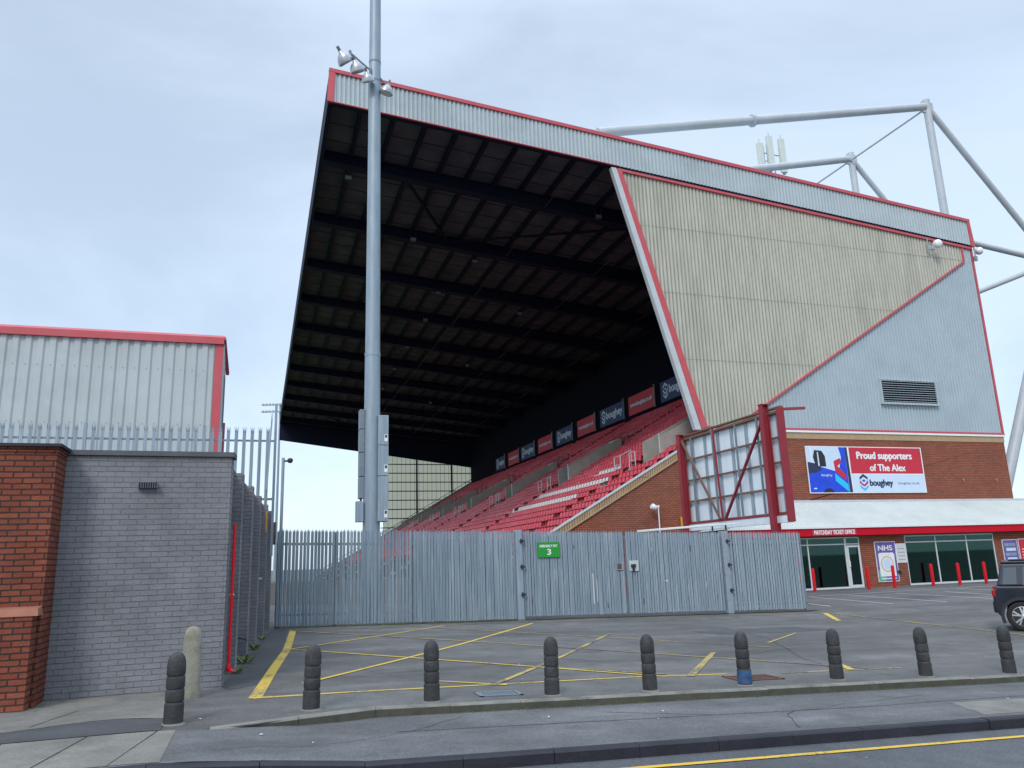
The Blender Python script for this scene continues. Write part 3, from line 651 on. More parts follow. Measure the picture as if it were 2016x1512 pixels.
for k in range(18):
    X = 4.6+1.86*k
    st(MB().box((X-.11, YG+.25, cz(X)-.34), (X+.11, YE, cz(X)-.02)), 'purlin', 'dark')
mb = MB()
for k in range(52):
    Y = YG+.9+k*1.95
    mb.beam((3, Y, cz(3)-.012), (37, Y, cz(37)-.012), .05, .02)
st(mb, 'lining_joints', 'dark')
for (x0, y0, x1, y1) in [(8, 45.7, 13, 54.4), (13, 54.4, 26, 45.7), (26, 45.7, 37, 54.4), (8, 127.5, 16, 136.5)]:
    st(MB().beam((x0, y0, cz(x0)-.5), (x1, y1, cz(x1)-.5), .16, .16), 'wind_brace', 'dark')
for X, d in ((17.5, .95), (25, 1.05), (33, 1.1)):
    st(MB().tube((X, YG+1, cz(X)-d-.05), (X, YE-2, cz(X)-d-.05), .022, n=6), 'conduit', 'rail_dark')
# small floodlights under the roof
for X, Y in ((21.3, 45.0), (10.2, 54), (15.5, 56), (14.3, 64), (14.8, 72), (14.8, 82), (15, 92), (15.2, 103), (22.5, 66), (22.6, 86), (22.8, 108), (4.6, 46.5)):
    e = empty('roof_floodlight', 'small floodlight hung beneath the dark grandstand roof', 'floodlight', (X, Y, cz(X)-.75), group='small floodlights under the stand roof')
    MB().box((-.2, -.12, -.42), (.2, .1, -.12)).build('housing', 'rail_dark', e)
    MB().box((-.2, -.125, -.40), (.2, -.12, -.16)).build('lens', 'galv_dark', e)
    MB().box((-.24, -.03, -.3), (-.2, .03, .5)).box((.2, -.03, -.3), (.24, .03, .5)).build('bracket', 'rail_dark', e)
# far end: end girder cladding and cream screen with dark frame
zb = lambda X: 23.55-.135*(X-2.9)
mb = MB(); mb.prism([(2.75, YE, zb(2.75)), (39, YE, zb(39)), (39, YE, cz(39)+.4), (2.75, YE, cz(2.75)+.4)], (0, .3, 0)); st(mb, 'far_end_girder', 'dark')
farL = lambda z: 24.45-(z-9.0)*(24.45-20.1)/(24.7-9.0)
mb = MB(); mb.face([(21.2, YE+.5, 2.0), (47, YE+.5, 2.0), (47, YE+.5, 22.3), (20.3, YE+.5, 24.5)]); st(mb, 'far_end_screen', 'cream')
mb = MB()
for k in range(12): mb.box((20.5, YE+.38, 3.2+k*1.62), (40, YE+.48, 3.36+k*1.62))
for x in (27.0, 33.5): mb.box((x-.14, YE+.2, 3), (x+.14, YE+.36, 23))
for k in range(24): mb.box((21+k*.8, YE+.46, 3), (21+k*.8+.04, YE+.495, 22))
st(mb, 'far_screen_frame', 'dark')
# far raker wall
mb = MB(); mb.prism([(9, YE-.3, -.5), (38, YE-.3, -.5), (38, YE-.3, rk(38)+.5), (9, YE-.3, rk(9)+.5)], (0, .3, 0)); st(mb, 'far_end_wall', 'concrete')
mb = MB(); mb.beam((9, YE-.2, rk(9)+.55), (38, YE-.2, rk(38)+.55), .5, .16); st(mb, 'far_coping', 'steel_grey')
mb = MB(); mb.beam((9, YE-.25, rk(9)+1.1), (38, YE-.25, rk(38)+1.1), .08, .08)
for k in range(15): mb.box((10+k*2-.03, YE-.28, rk(10+k*2)+.5), (10+k*2+.03, YE-.22, rk(10+k*2)+1.1))
st(mb, 'far_handrail', 'rail_dark')

# terrace
VY = [42.0, 57.0, 71.6, 87.0, 101.5, 116.3, 131.0]     # vomitories
SX0, SX1 = 23.0, 27.6; VW = 2.0
def in_slot(X, Y):
    return SX0-.1 < X < SX1+.1 and any(v-.05 < Y < v+VW+.05 for v in VY)
rows = [9.0+.8*k for k in range(35)]
mb = MB(); nos = MB()
for X in rows:
    z = rk(X); segs = [(YG+.4, YE-.3)]
    if SX0-.05 <= X < SX1:
        segs = []; a = YG+.4
        for v in VY: segs.append((a, v)); a = v+VW
        segs.append((a, YE-.3))
    for a, b in segs:
        mb.face([(X, a, z-.46), (X, b, z-.46), (X, b, z), (X, a, z)])
        mb.face([(X, a, z), (X, b, z), (X+.8, b, z), (X+.8, a, z)])
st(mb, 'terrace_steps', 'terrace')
# seats
def seatmesh():
    mb = MB()
    # backrest: slightly dished shell, seat facing -X
    ys = (-.20, -.11, 0, .11, .20)
    prof = [(.30, .44), (.32, .54), (.36, .66), (.40, .745), (.44, .76)]
    def P(y, j, o=0): x, z = prof[j]; return (x-.05*(abs(y)/.20)**2+o, y, z)
    for a, b in zip(ys, ys[1:]):
        for j in range(4):
            mb.face([P(a, j), P(a, j+1), P(b, j+1), P(b, j)], True)
            mb.face([P(a, j, .025), P(b, j, .025), P(b, j+1, .025), P(a, j+1, .025)], True)
    mb.face([P(ys[0], 4), P(ys[0], 4, .025), P(ys[-1], 4, .025), P(ys[-1], 4)])
    # pan with rolled front lip
    mb.box((-.06, -.19, .42), (.31, .19, .45)); mb.box((-.10, -.19, .385), (-.06, .19, .445))
    mb.box((.05, -.03, 0), (.30, .03, .40))
    return mb
sm = seatmesh()
def mesh_of(mb, name, m):
    me = bpy.data.meshes.new(name); me.from_pydata(mb.v, [], mb.f); me.update(); me.polygons.foreach_set('use_smooth', mb.sm); me.materials.append(M[m]); return me
seat_red = mesh_of(sm, 'seat', 'seat'); seat_wh = mesh_of(sm, 'seat', 'seat_white')
def white_seat(ri, Y): 
    X = rows[ri]
    return (abs(X-20.2) < .3 and 44.9 < Y < 58) or (abs(X-18.6) < .3 and 46.3 < Y < 60) or (abs(X-21.8) < .3 and 46.5 < Y < 50)
spots = []
for ri, X in enumerate(rows[4:], 4):
    Y = YG+.75
    while Y < YE-.8:
        ok = not in_slot(X+.2, Y)
        for v in VY:
            if v+1.35 < Y < v+2.55: ok = False                      # aisles
            if SX0-1.7 < X < SX0 and v-.3 < Y < v+3.0: ok = False    # gangway in front of each opening
        if ok: spots.append((X+.32, Y, rk(X), white_seat(ri, Y)))
        Y += .5
def screen_size(p):
    return (Vector(p[:3])-Vector((0, 0, 1.65))).length
vis = [p for p in spots if p[2] > 2.6]
vis.sort(key=screen_size)
near = vis[:300]; ns = set((p[0], p[1]) for p in near)
for p in near:
    o = bpy.data.objects.new('stadium_seat', seat_wh if p[3] else seat_red); C.objects.link(o); o.location = p[:3]
    if p[3]: tag(o, 'white plastic seat among the red rows near the end wall of the grandstand', 'seat', 'white seats forming a pattern in the stand')
    else: tag(o, 'red plastic seat in the rows nearest the end wall of the grandstand', 'seat', 'red seats in the near rows of the stand')
for wh, nm, mt, lb in ((False, 'stadium_seats', 'seat', 'rows of red plastic seats filling the rest of the grandstand'), (True, 'stadium_seats', 'seat_white', 'lines of white seats among the red rows further along the stand')):
    v = []; f = []; base = sm.v; fc = sm.f
    for p in spots:
        if (p[0], p[1]) in ns or p[3] != wh: continue
        if p[2] < 2.2: continue
        i = len(v); v += [(a+p[0], b+p[1], c+p[2]) for a, b, c in base]; f += [tuple(i+k for k in q) for q in fc]
    if not v: continue
    me = bpy.data.meshes.new(nm); me.from_pydata(v, [], f); me.update(); me.materials.append(M[mt])
    o = bpy.data.objects.new(nm, me); C.objects.link(o); tag(o, lb, 'seats', kind='stuff')
# aisle steps with yellow nosings
for v in VY:
    mb = MB(); ns_ = MB()
    for X in rows:
        if SX0-.1 < X < SX1: continue
        z = rk(X)
        mb.box((X-.4, v+1.4, z-.46), (X-.003, v+2.5, z-.23))
        ns_.box((X-.40, v+1.4, z-.229), (X-.30, v+2.5, z-.221)); ns_.box((X+.003, v+1.4, z+.003), (X+.11, v+2.5, z+.012))
    o = st(mb, 'aisle_steps', 'concrete'); sub(ns_, 'step_nosings', 'nosing', o)
# vomitories
for i, v in enumerate(VY):
    z0 = rk(SX0)-.46; mb = MB()
    th = .15
    for y in (v-th, v+VW):
        zs = 1.0
        mb.prism([(SX0, y, z0-.3), (SX1, y, z0-.3), (SX1, y, rk(SX1)+.95), (SX0, y, rk(SX0)+1.25)], (0, th, 0))
    mb.box((SX1, v-th, z0), (SX1+.15, v+VW+th, rk(SX1)+.95)); mb.box((SX0-1.2, v, z0-.1), (SX1, v+VW, z0))
    o = st(mb, 'vomitory', 'concrete')
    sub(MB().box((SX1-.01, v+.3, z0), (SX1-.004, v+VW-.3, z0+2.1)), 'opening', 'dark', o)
    # white barriers in front and dark rails above
    def frame(mb, X, y0, y1, z, h=1.1, r=.032):
        for y in (y0, y1): mb.tube((X, y, z), (X, y, z+h), r, n=6)
        for hh in (.55, h): mb.tube((X, y0, z+hh), (X, y1, z+hh), r, n=6)
    X = SX0-.9
    rl = MB(); frame(rl, X, v+1.5, v+2.3, rk(X)); sub(rl, 'barrier', 'rail', o)
    rl = MB(); frame(rl, X, v+3.6, v+4.5, rk(X)); rl.tube((X, v+3.6, rk(X)+1.1), (X+.8, v+3.6, rk(X)+1.5), .032, n=6); rl.tube((X+.8, v+3.6, rk(X)+.4), (X+.8, v+3.6, rk(X)+1.5), .032, n=6); sub(rl, 'barrier', 'rail', o)
    sub(MB().tube((SX0, v-.08, rk(SX0)), (SX0, v-.08, rk(SX0)+1.45), .03, n=6), 'rail_post', 'rail', o)
    rd = MB(); X = SX1+.2
    for q in (0, .6, 1.2): frame(rd, X+q, v-.1, v+VW+.6, rk(X+q), 1.0, .03)
    rd.tube((SX0, v-.08, rk(SX0)+1.12), (SX1, v-.08, rk(SX1)+.9), .025, n=6)
    sub(rd, 'guard_rail', 'rail_dark', o)
# back wall and hung signs
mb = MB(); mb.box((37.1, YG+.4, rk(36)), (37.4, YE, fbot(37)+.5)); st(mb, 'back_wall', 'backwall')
def logo(mk, cx, cy, s, parent, mats, side=1):
    # hexagonal chevron mark drawn from bars; mk(a,b,e) -> point
    def poly(pts, m, e):
        mb = MB(); mb.face([mk(cx+a*s, cy+b*s, e) for a, b in pts]); return mb.build('logo', m, parent)
    poly([(-.5, .55), (0, .9), (.5, .55), (.5, .30), (0, .62), (-.5, .30)], mats[0], .012)
    poly([(-.5, .25), (-.5, -.05), (0, -.38), (.5, -.05), (.5, .25), (.28, .14), (.28, .02), (0, -.15), (-.28, .02), (-.28, .14)], mats[1], .012)
    poly([(-.22, .22), (0, .38), (.22, .22), (0, .08)], mats[2], .012)
    poly([(-.5, -.22), (0, -.55), (.5, -.22), (.5, -.45), (0, -.80), (-.5, -.45)], mats[3], .012)
SIGNS = [(60.9, 66.7, 'b'), (67.5, 73.8, 'r'), (74.5, 81.2, 'b'), (82.2, 88.1, 'r'), (89.3, 95.5, 'b'), (96.5, 102.6, 'r'), (103.7, 110.3, 'b'), (110.9, 116.7, 'r'), (118.1, 123.5, 'b')]
SIGNS = [(53.0, 59.4, 'r')]+SIGNS
bz0, bz1 = 16.25, 18.25
for i, (y0, y1, k) in enumerate(SIGNS):
    kk = ['partly hidden behind the grey edge column', 'largest visible', 'second nearest', 'third nearest', 'fourth nearest', 'fifth nearest'][min(5, max(0, i//2))]
    if k == 'b': lb = '%s navy hanging sign with white logo and lettering along the back of the stand' % (['leftover', 'nearest', 'second nearest', 'third nearest', 'fourth nearest', 'farthest'][(i+1)//2])
    else: lb = '%s red web address sign hanging along the back of the stand' % (['hidden nearest', 'nearest fully visible', 'second nearest', 'third nearest', 'fourth nearest'][i//2])
    e = empty('hanging_sign', lb, 'sign', (37.0, y1-.25, bz0), group='red and navy signs at the back of the stand')
    Lg = y1-y0-.5; mk = P2((0, 0, 0), (0, -1, 0), (0, 0, 1))
    MB().box((0, -Lg, 0), (.08, 0, bz1-bz0)).build('sign_board', 'blue' if k == 'b' else 'signred', e)
    MB().box((-.06, -Lg-.09, -.1), (.06, -Lg-.01, bz1-bz0+.2)).build('side_post', 'galv', e)
    if k == 'b':
        logo(lambda a, b, ee: Vector((-.005-ee, -a, b)), 1.0, 1.0, .95, e, ['palesign']*4)
        text('boughey', 'lettering', 'palesign', e, (-.02, -1.75, .45), (0,-1,0), (0,0,1), Lg-2.1, 1.05, ext=0, bold=.01)
    else:
        text('www.boughey.co.uk', 'lettering', 'palesign', e, (-.02, -.5, .7), (0,-1,0), (0,0,1), Lg-1.0, .55, ext=0, bold=.01)
# dishes on the end wall
def dish(X, Y, Z, name_label, r=.3):
    e = empty('microwave_dish', name_label, 'antenna dish', (X, Y, Z))
    MB().lathe([(r*.98, 0), (r, .02), (r, .22), (r*.8, .30), (.08, .34)], ax=Matrix.Rotation(R(-90-180), 3, 'X') @ Matrix.Identity(3), n=20).build('dish', 'white', e)
    MB().tube((-.42, .3, -.5), (-.42, .3, .55), .04, n=8).box((-.42, .28, .1), (0, .33, .18)).box((-.42, .28, -.3), (0.05, .33, -.22)).build('bracket', 'galv', e)
dish(43.75, YG-.62, 22.0, 'small round white dish on a bracket at the upper right of the cream sheeting')
e = empty('microwave_dish', 'small grey dish on a bracket at the right edge of the grey cladding', 'antenna dish', (47.6, YG-.1, 22.0))
MB().lathe([(.08, -.2), (.25, -.1), (.27, .0), (.27, .1)], (.45, -.1, .1), ax=Matrix.Rotation(R(80), 3, 'Y'), n=18).build('dish', 'white', e)
MB().tube((0, -.12, -.6), (0, -.12, .4), .05, n=8).box((0, -.15, 0), (.4, -.1, .06)).box((-.1, -.2, -.7), (.1, -.05, -.35)).build('bracket', 'galv', e)

# ------------------------------------------------------------------ roof masts
for k in range(3):
    Y = 45.5+9.1*k
    T = (52.9, Y, 38.3); Nn = (64.1, Y, 25.2); e = 'mast_frame'
    fr = MB().tube((21.9, Y, 31.2), (52.6, Y, 38.25), .36, .33, n=16)
    fr.lathe([(.40, -.10), (.50, -.09), (.50, .09), (.40, .10)], (35.1, Y, 34.22), ax=Vector((52.6-21.9, 0, 7.05)).to_track_quat('Z', 'Y').to_matrix(), n=16)
    o = st(fr, 'roof_stay', 'whitemetal')
    sub(MB().box((20.3, Y-.25, 30.6), (22.1, Y+.25, 31.25)).tube((22.3, Y, 26.8), (21.6, Y, 31.0), .2, n=8), 'stay_anchor', 'whitemetal', o)
    st(MB().tube((52.9, Y, -.5), (52.9, Y, 38.9), .33, .30, n=16).box((52.35, Y-.1, 37.7), (53.5, Y+.1, 38.7)), 'mast', 'whitemetal')
    st(MB().tube(T, Nn, .25, n=12), 'back_stay', 'whitemetal')
    st(MB().tube((47.5, Y, 26.9), Nn, .24, n=12), 'outrigger', 'whitemetal')
    st(MB().tube((47.5, Y, 19.0), Nn, .22, n=12), 'outrigger_brace', 'whitemetal')
    st(MB().tube((51.2, Y, -.4), Nn, .42, n=14), 'raking_leg', 'whitemetal')
st(MB().tube((52.6, 45.5, 38.0), (52.6, 54.6, 38.0), .09, n=8), 'longitudinal_tie', 'whitemetal')
st(MB().tube((52.6, 54.6, 38.0), (52.6, 63.7, 38.0), .09, n=8), 'longitudinal_tie', 'whitemetal')
# phone antenna on the roof
e = empty('phone_antenna', 'cluster of pale upright mobile phone antenna panels on a mast above the stand roof', 'antenna', (45.35, 57.0, 24.5))
MB().tube((0, 0, 0), (0, 0, 15.6), .16, n=10).build('mast', 'galv', e)
MB().tube((-1.15, -.1, 13.1), (1.4, .1, 13.1), .05, n=6).tube((-1.15, -.1, 14.6), (1.4, .1, 14.6), .05, n=6).tube((.0, 0, 11.0), (1.1, 0, 11.5), .05, n=6).tube((0, 0, 11.8), (.9, 0, 11.2), .05, n=6).tube((-.5, 0, 11.2), (-.5, 0, 15.4), .05, n=6).tube((.6, 0, 12.6), (.6, 0, 15.4), .05, n=6).tube((-.5, 0, 12.2), (0, 0, 12.2), .04, n=6).tube((-.5, 0, 13.8), (.6, 0, 13.8), .04, n=6).box((-.3, -.25, 10.2), (.3, .25, 11.3)).build('bracket', 'galv', e)
for (dx, dz0, dz1) in ((-1.15, 12.2, 15.4), (.0, 12.9, 16.3), (1.35, 12.7, 16.2)):
    MB().box((dx-.30, -.5, dz0-.1), (dx+.30, -.15, dz1)).build('antenna_panel', 'panelwhite', e, bevel=.05)
    MB().tube((dx, -.32, dz1), (dx, -.32, dz1+.45), .025, n=5).box((dx-.12, -.42, dz0-.25), (dx+.12, -.22, dz0)).build('antenna_rod', 'galv', e)

# ------------------------------------------------------------------ TICKET OFFICE
YO = 36.3
off = empty('ticket_office', 'low red brick ticket office with pale ribbed canopy roof and bright red fascia', 'building', (24, YO, -.41))
def of(mb, name, m, parent=None):
    o = mb.build(name, m); p = parent or off; o.parent = p
    if p is off: o.matrix_parent_inverse = Matrix.Translation(-Vector((24, YO, -.41)))
    return o
W1 = (28.0, 31.95); W2 = (35.1, 41.75)
mb = MB().box((24.0, YO, -.5), (28.0, YG, 2.45)).box((31.95, YO, -.5), (35.1, YG, 2.45)).box((41.75, YO, -.5), (52, YG, 2.45)).box((28.0, YO+2.6, -.5), (31.95, YO+2.75, 2.45)).box((35.1, YO+2.6, -.5), (41.75, YO+2.75, 2.45)).box((28, YO+.0, 2.36), (31.95, YO+.3, 2.45)).box((35.1, YO+.0, 2.36), (41.75, YO+.3, 2.45))
of(mb, 'wall', 'brick_far')
mb = MB().box((23.2, YO-.48, 2.44), (52, YO-.30, 2.84)); of(mb, 'fascia', 'redfascia')
mb = MB().box((23.2, YO-.55, 2.84), (52, YO-.28, 2.93)); of(mb, 'gutter', 'white')
mb = MB().box((23.3, YO-.30, 2.45), (52, YO+.1, 2.50)); of(mb, 'soffit', 'steel_grey')
cl = math.hypot(3.45, 1.6)
vv = Vector((0, 3.45, 1.6)).normalized(); nn = Vector((0, -1.6, 3.45)).normalized()
hip0, hip1 = 23.2, 27.2
mb = MB().corr((0, YO-.5, 2.9), (1,0,0), vv, nn, hip0, 52, lambda s: 0, lambda s: cl if s > hip1 else max(.0, (s-hip0)/(hip1-hip0)*cl), .2, .035)
canopy = of(mb, 'canopy_roof', 'canopy')
mb = MB().beam((hip0, YO-.5, 2.96), (hip1, YG-.05, 4.58), .2, .08).box((hip1, YG-.16, 4.42), (50, YG-.01, 4.62)); of(mb, 'roof_flashing', 'steel_grey')
mb = MB().face([(hip0, YO-.5, 2.9), (hip1, YG, 4.5), (23.6, YG, 2.9)]); of(mb, 'hip_slope', 'canopy')
of(MB().box((28.0, YO+.3, 2.38), (41.75, YO+2.6, 2.44)), 'ceiling', 'white')
of(MB().box((28.0, YO+.3, -.45), (41.75, YO+2.6, -.38)), 'floor', 'galv_dark')
of(MB().box((28.9, YO+1.5, -.38), (30.7, YO+2.0, .72)).box((28.85, YO+1.45, .72), (30.75, YO+2.05, .77)), 'counter', 'alu')
of(MB().box((36.0, YO+1.6, -.38), (39.2, YO+2.2, .75)).box((35.95, YO+1.55, .75), (39.25, YO+2.25, .80)), 'counter', 'steel_grey')
for a, z0, w_, h_, m_ in ((28.3, 1.2, .9, .8, 'cream'), (29.6, 1.1, .8, 1.0, 'palesign'), (36.2, 1.3, 1.3, .75, 'white'), (38.0, 1.2, .7, .8, 'palesign'), (39.9, 1.25, 1.4, .85, 'cream')):
    of(MB().box((a, YO+2.56, z0), (a+w_, YO+2.595, z0+h_)), 'wall_notice', m_)
of(MB().box((40.2, YO+1.3, -.38), (40.9, YO+1.9, 1.35)), 'cabinet', 'blackplastic')
def window(x0, x1, divs, door=None, name='window'):
    fr = MB(); t = .07; y0, y1 = YO+.02, YO+.12
    z0, z1, zt = -.40, 2.36, 1.98
    fr.box((x0, y0, z0), (x1, y1, z0+.10)); fr.box((x0, y0, z1-.06), (x1, y1, z1)); fr.box((x0, y0+.002, zt-.03), (x1, y1, zt+.03))
    for x in [x0+t/2]+divs+[x1-t/2]: fr.box((x-t/2, y0+.004, z0), (x+t/2, y1, z1))
    wn = of(fr, name, 'alu')
    xs_ = [x0]+divs+[x1]
    for a, b in zip(xs_, xs_[1:]):
        sub(MB().box((a+t/2, YO+.06, z0+.1), (b-t/2, YO+.08, z1-.06)), 'pane', 'shopglass', wn)
        sub(MB().face([(a+t/2, YO+.083, .30), (b-t/2, YO+.083, .30), (b-t/2, YO+.083, 1.25), (a+t/2, YO+.083, 1.25)]), 'frosted_film', 'film', wn)
    return wn
window(28.0, 31.0, [28.5])
window(35.1, 41.75, [37.35, 39.65])
wn = window(31.0, 31.95, [], name='door')
sub(MB().box((31.05, YO-.01, -.38), (31.15, YO+.02, 1.9)).box((31.8, YO-.01, -.38), (31.9, YO+.02, 1.9)).box((31.15, YO-.01, -.38), (31.8, YO+.02, -.22)).box((31.15, YO-.01, 1.8), (31.8, YO+.02, 1.9)), 'door_frame', 'alu', wn)
sub(MB().box((31.08, YO-.06, .75), (31.13, YO-.01, 1.05)), 'handle', 'white', wn)
of(MB().box((28.5, YO-.492, 2.47), (31.42, YO-.482, 2.80)), 'name_panel', 'signred')
text('MATCHDAY TICKET OFFICE', 'name_lettering', 'white', off, (28.62-24, -.50, 2.52+.41), (1,0,0), (0,0,1), 2.68, .22, ext=.0, bold=.02)
# interior glimpses behind glass are dark; posters on the wall
def poster(name, label, x0, x1, z0, z1, base, th=.03):
    e = empty(name, label, 'poster', (x0, YO-.005, z0))
    MB().box((-.04, -th, -.04), (x1-x0+.04, -.0, z1-z0+.04)).build('frame', 'white', e)
    MB().box((0, -th-.006, 0), (x1-x0, -th-.001, z1-z0)).build('print', base, e)
    return e, x1-x0, z1-z0, -th-.008
e, pw, ph, py = poster('health_poster', 'tall purple and white framed poster between the office door and windows', 32.95, 34.32, -.1, 2.02, 'purple')
MB().box((.02, py-.001, .02), (.5, py-.0005, .6)).build('green_corner', mat('teal print', (.12, .42, .30), .5), e)
MB().prism([(.13, py-.004, .25), (pw-.13, py-.004, .25), (pw-.13, py-.004, 1.45), (pw-.22, py-.004, 1.54), (.22, py-.004, 1.54), (.13, py-.004, 1.45)], (0, .002, 0)).build('white_panel', 'white', e)
ring = MB()
for k in range(24):
    a0, a1 = 2*math.pi*k/24, 2*math.pi*(k+.8)/24
    ring.face([(pw/2+math.cos(a)*r, py-.007, .92+math.sin(a)*r) for a, r in ((a0, .36), (a1, .36), (a1, .44), (a0, .44))])
ring.build('ring', 'gold', e)
MB().lathe([(.28, 0), (.28, .001)], (pw/2, py-.006, .92), ax=Matrix.Rotation(R(90), 3, 'X'), n=24).build('ring_centre', 'palesign', e)
text('NHS', 'lettering', 'white', e, (.18, py-.004, 1.66), (1,0,0), (0,0,1), pw-.4, .28, ext=0, bold=.03)
MB().box((.15, py-.003, .10), (pw-.15, py-.002, .16)).build('caption_line', 'white', e)
e, pw, ph, py = poster('price_board', 'small white notice board beside the tall purple poster', 34.42, 35.02, .9, 1.88, 'alu')
for k in range(4): MB().box((.06, py-.002, .12+k*.2), (pw-.06, py-.001, .15+k*.2)).build('text_line', 'galv_dark', e)
e, pw, ph, py = poster('fixture_poster', 'grey framed picture poster right of the office windows', 42.35, 43.45, .3, 1.92, 'purple')
for k in range(5): MB().box((.1+.1*(k % 2), py-.003, .15+k*.28), (pw-.15, py-.001, .33+k*.28)).build('picture_block', 'palesign' if k % 2 else 'galv', e)
e, pw, ph, py = poster('information_board', 'red information board with white lines right of the office windows', 43.62, 45.4, .3, 1.95, 'signred', .02)
for k in range(6): MB().box((.18, py-.003, .2+k*.17), (.95, py-.001, .25+k*.17)).build('text_line', 'white', e)
MB().box((.18, py-.003, .04), (1.6, py-.001, .1)).build('text_line', 'white', e)
tag(MB().box((34.3, YO-.1, .28), (34.5, YO-.003, .45)).build('wall_box', 'blackplastic', bevel=.02), 'small black box low on the brick wall below the notice board', 'box')
# red protection posts
RB = [(27.6, 35.0, 'leftmost red post, beside the fence end and the office door window'), (30.62, 34.5, 'red post just right of the glass office door'), (32.40, 34.6, 'red post standing in front of the tall purple poster'),
      (35.0, 34.6, 'red post in front of the left pane of the long window'), (36.65, 34.4, 'red post in front of the middle pane of the long window'), (38.3, 34.2, 'red post in front of the right pane, nearest the black car')]
for x, y, lb in RB:
    tag(MB().lathe([(.085, -.02), (.085, 1.12), (.07, 1.17), (.02, 1.19)], n=14).build('red_bollard', 'redpost', loc=(x, y, -.41)), lb, 'bollard', 'red posts in front of the ticket office')

# sponsor banner on the brick wall
e = empty('sponsor_banner', 'large banner with a lorry picture and the words Proud supporters of The Alex', 'banner', (31.4, YG-.03, 5.04))
BW, BH = 8.86, 2.87; mk = lambda a, b, ee=0: Vector((a, -.05-ee, b))
MB().box((0, -.05, 0), (BW, 0, BH)).build('backing', 'white', e)
def pp(name, pts, m, ee):
    mb = MB(); mb.prism([mk(a, b, ee-.002) for a, b in reversed(pts)], (0, -.002, 0)); return mb.build(name, m, e)
pp('red_field', [(3.2, 1.20), (8.78, 1.20), (8.78, 2.82), (3.2, 2.82)], 'signred', .004)
pp('pale_field', [(3.2, .05), (8.80, .05), (8.80, 1.14), (3.2, 1.14)], 'palesign', .004)
text('Proud supporters', 'lettering', 'white', e, mk(3.75, 1.98, .008), (1,0,0), (0,0,1), 4.25, .56, ext=0, bold=.03)
text('of The Alex', 'lettering', 'white', e, mk(4.65, 1.36, .008), (1,0,0), (0,0,1), 2.75, .42, ext=0, bold=.03)
logo(lambda a, b, ee: mk(a, b, .008), 4.05, .62, .62, e, ['ink', 'signred', 'royal', 'cyan'])
text('boughey', 'lettering', 'ink', e, mk(4.5, .32, .008), (1,0,0), (0,0,1), 1.75, .50, ext=0, bold=.01)
text('boughey.co.uk', 'lettering', 'ink', e, mk(6.7, .48, .008), (1,0,0), (0,0,1), 1.65, .20, ext=0)
pp('lorry_side', [(.05, .05), (2.9, .05), (2.9, 2.82), (.05, 2.82)], 'royal', .004)
pp('cab_white', [(.05, 2.82), (2.42, 2.82), (2.55, 2.2), (2.25, 1.28), (.9, 1.62), (.05, 1.6)], 'palesign', .007)
pp('cab_dark', [(.05, 1.9), (.9, 1.75), (1.0, 1.4), (.6, 1.25), (.05, 1.2)], 'ink', .010)
pp('mirror', [(.62, 1.62), (1.38, 1.62), (1.36, 2.25), (1.15, 2.58), (.62, 2.62), (.48, 2.2)], 'blackplastic', .013)
pp('mirror_glint', [(.80, 1.65), (.9, 1.65), (.88, 2.5), (.8, 2.5)], 'palesign', .016)
pp('cab_pillar', [(.3, 1.85), (.38, 1.85), (.40, 2.8), (.28, 2.8)], 'white', .016)
pp('mark_red', [(1.95, 1.95), (2.45, 2.15), (2.5, 1.85), (2.2, 1.65), (2.75, 1.15), (2.75, .75), (2.0, 1.32)], 'signred', .010)
pp('mark_cyan', [(1.95, 1.22), (1.95, .75), (2.85, .08), (2.85, .55)], 'cyan', .010)
pp('edge_strip', [(2.92, .05), (3.14, .05), (3.06, 2.82), (2.9, 2.82)], 'ink', .008)
pp('wheel_arch', [(1.0, .05), (1.1, .22), (1.3, .3), (1.6, .28), (1.8, .05)], 'blackplastic', .010)
pp('step_light', [(.3, .25), (.52, .25), (.52, .33), (.3, .31)], 'white', .010)
text('boughey', 'lettering', 'white', e, mk(.95, .98, .016), (1,0,0), (0,0,1), .8, .2, ext=0)
for x, z in ((43.4, 5.9), (46.2, 5.9)):
    tag(MB().box((x-.03, YG-.12, z-.03), (x+.03, YG-.003, z+.03)).tube((x, YG-.1, z), (x, YG-.1, z-.18), .02, n=6).build('wall_hook', 'tan_flat'), 'tiny pale bracket on the bare brick at the %s' % ('far right' if x > 45 else 'right of the banner'), 'bracket')
# gable wall fittings
e = empty('wall_camera', 'white camera on a thin white pole against the brick end wall', 'camera', (20.95, YG-.45, -.4))
MB().tube((0, 0, 0), (0, 0, 4.75), .035, n=8).build('pole', 'white', e)
MB().lathe([(.04, 0), (.15, .05), (.17, .32), (.12, .36)], (-.1, 0, 4.62), ax=Matrix.Rotation(R(-65), 3, 'Y'), n=14).build('camera_head', 'white', e)
MB().box((-.1, -.03, 4.70), (.06, .03, 4.80)).build('bracket', 'white', e)
tag(MB().box((22.5, YG-.12, 3.2), (22.8, YG-.003, 3.75)).build('alarm_box', 'orange', bevel=.03), 'small orange box on the brick wall beside the dark red post', 'box')
e = tag(MB().tube((24.9, YG-.08, -.4), (24.9, YG-.08, 5.0), .05, n=8).build('downpipe', 'white'), 'white downpipe on the brick end wall seen under the billboard', 'pipe')
tag(MB().tube((22.9, YG-.08, -.4), (22.9, YG-.08, 5.2), .035, n=8).build('downpipe', 'white'), 'thin white pipe on the brick wall just left of the dark red post', 'pipe')

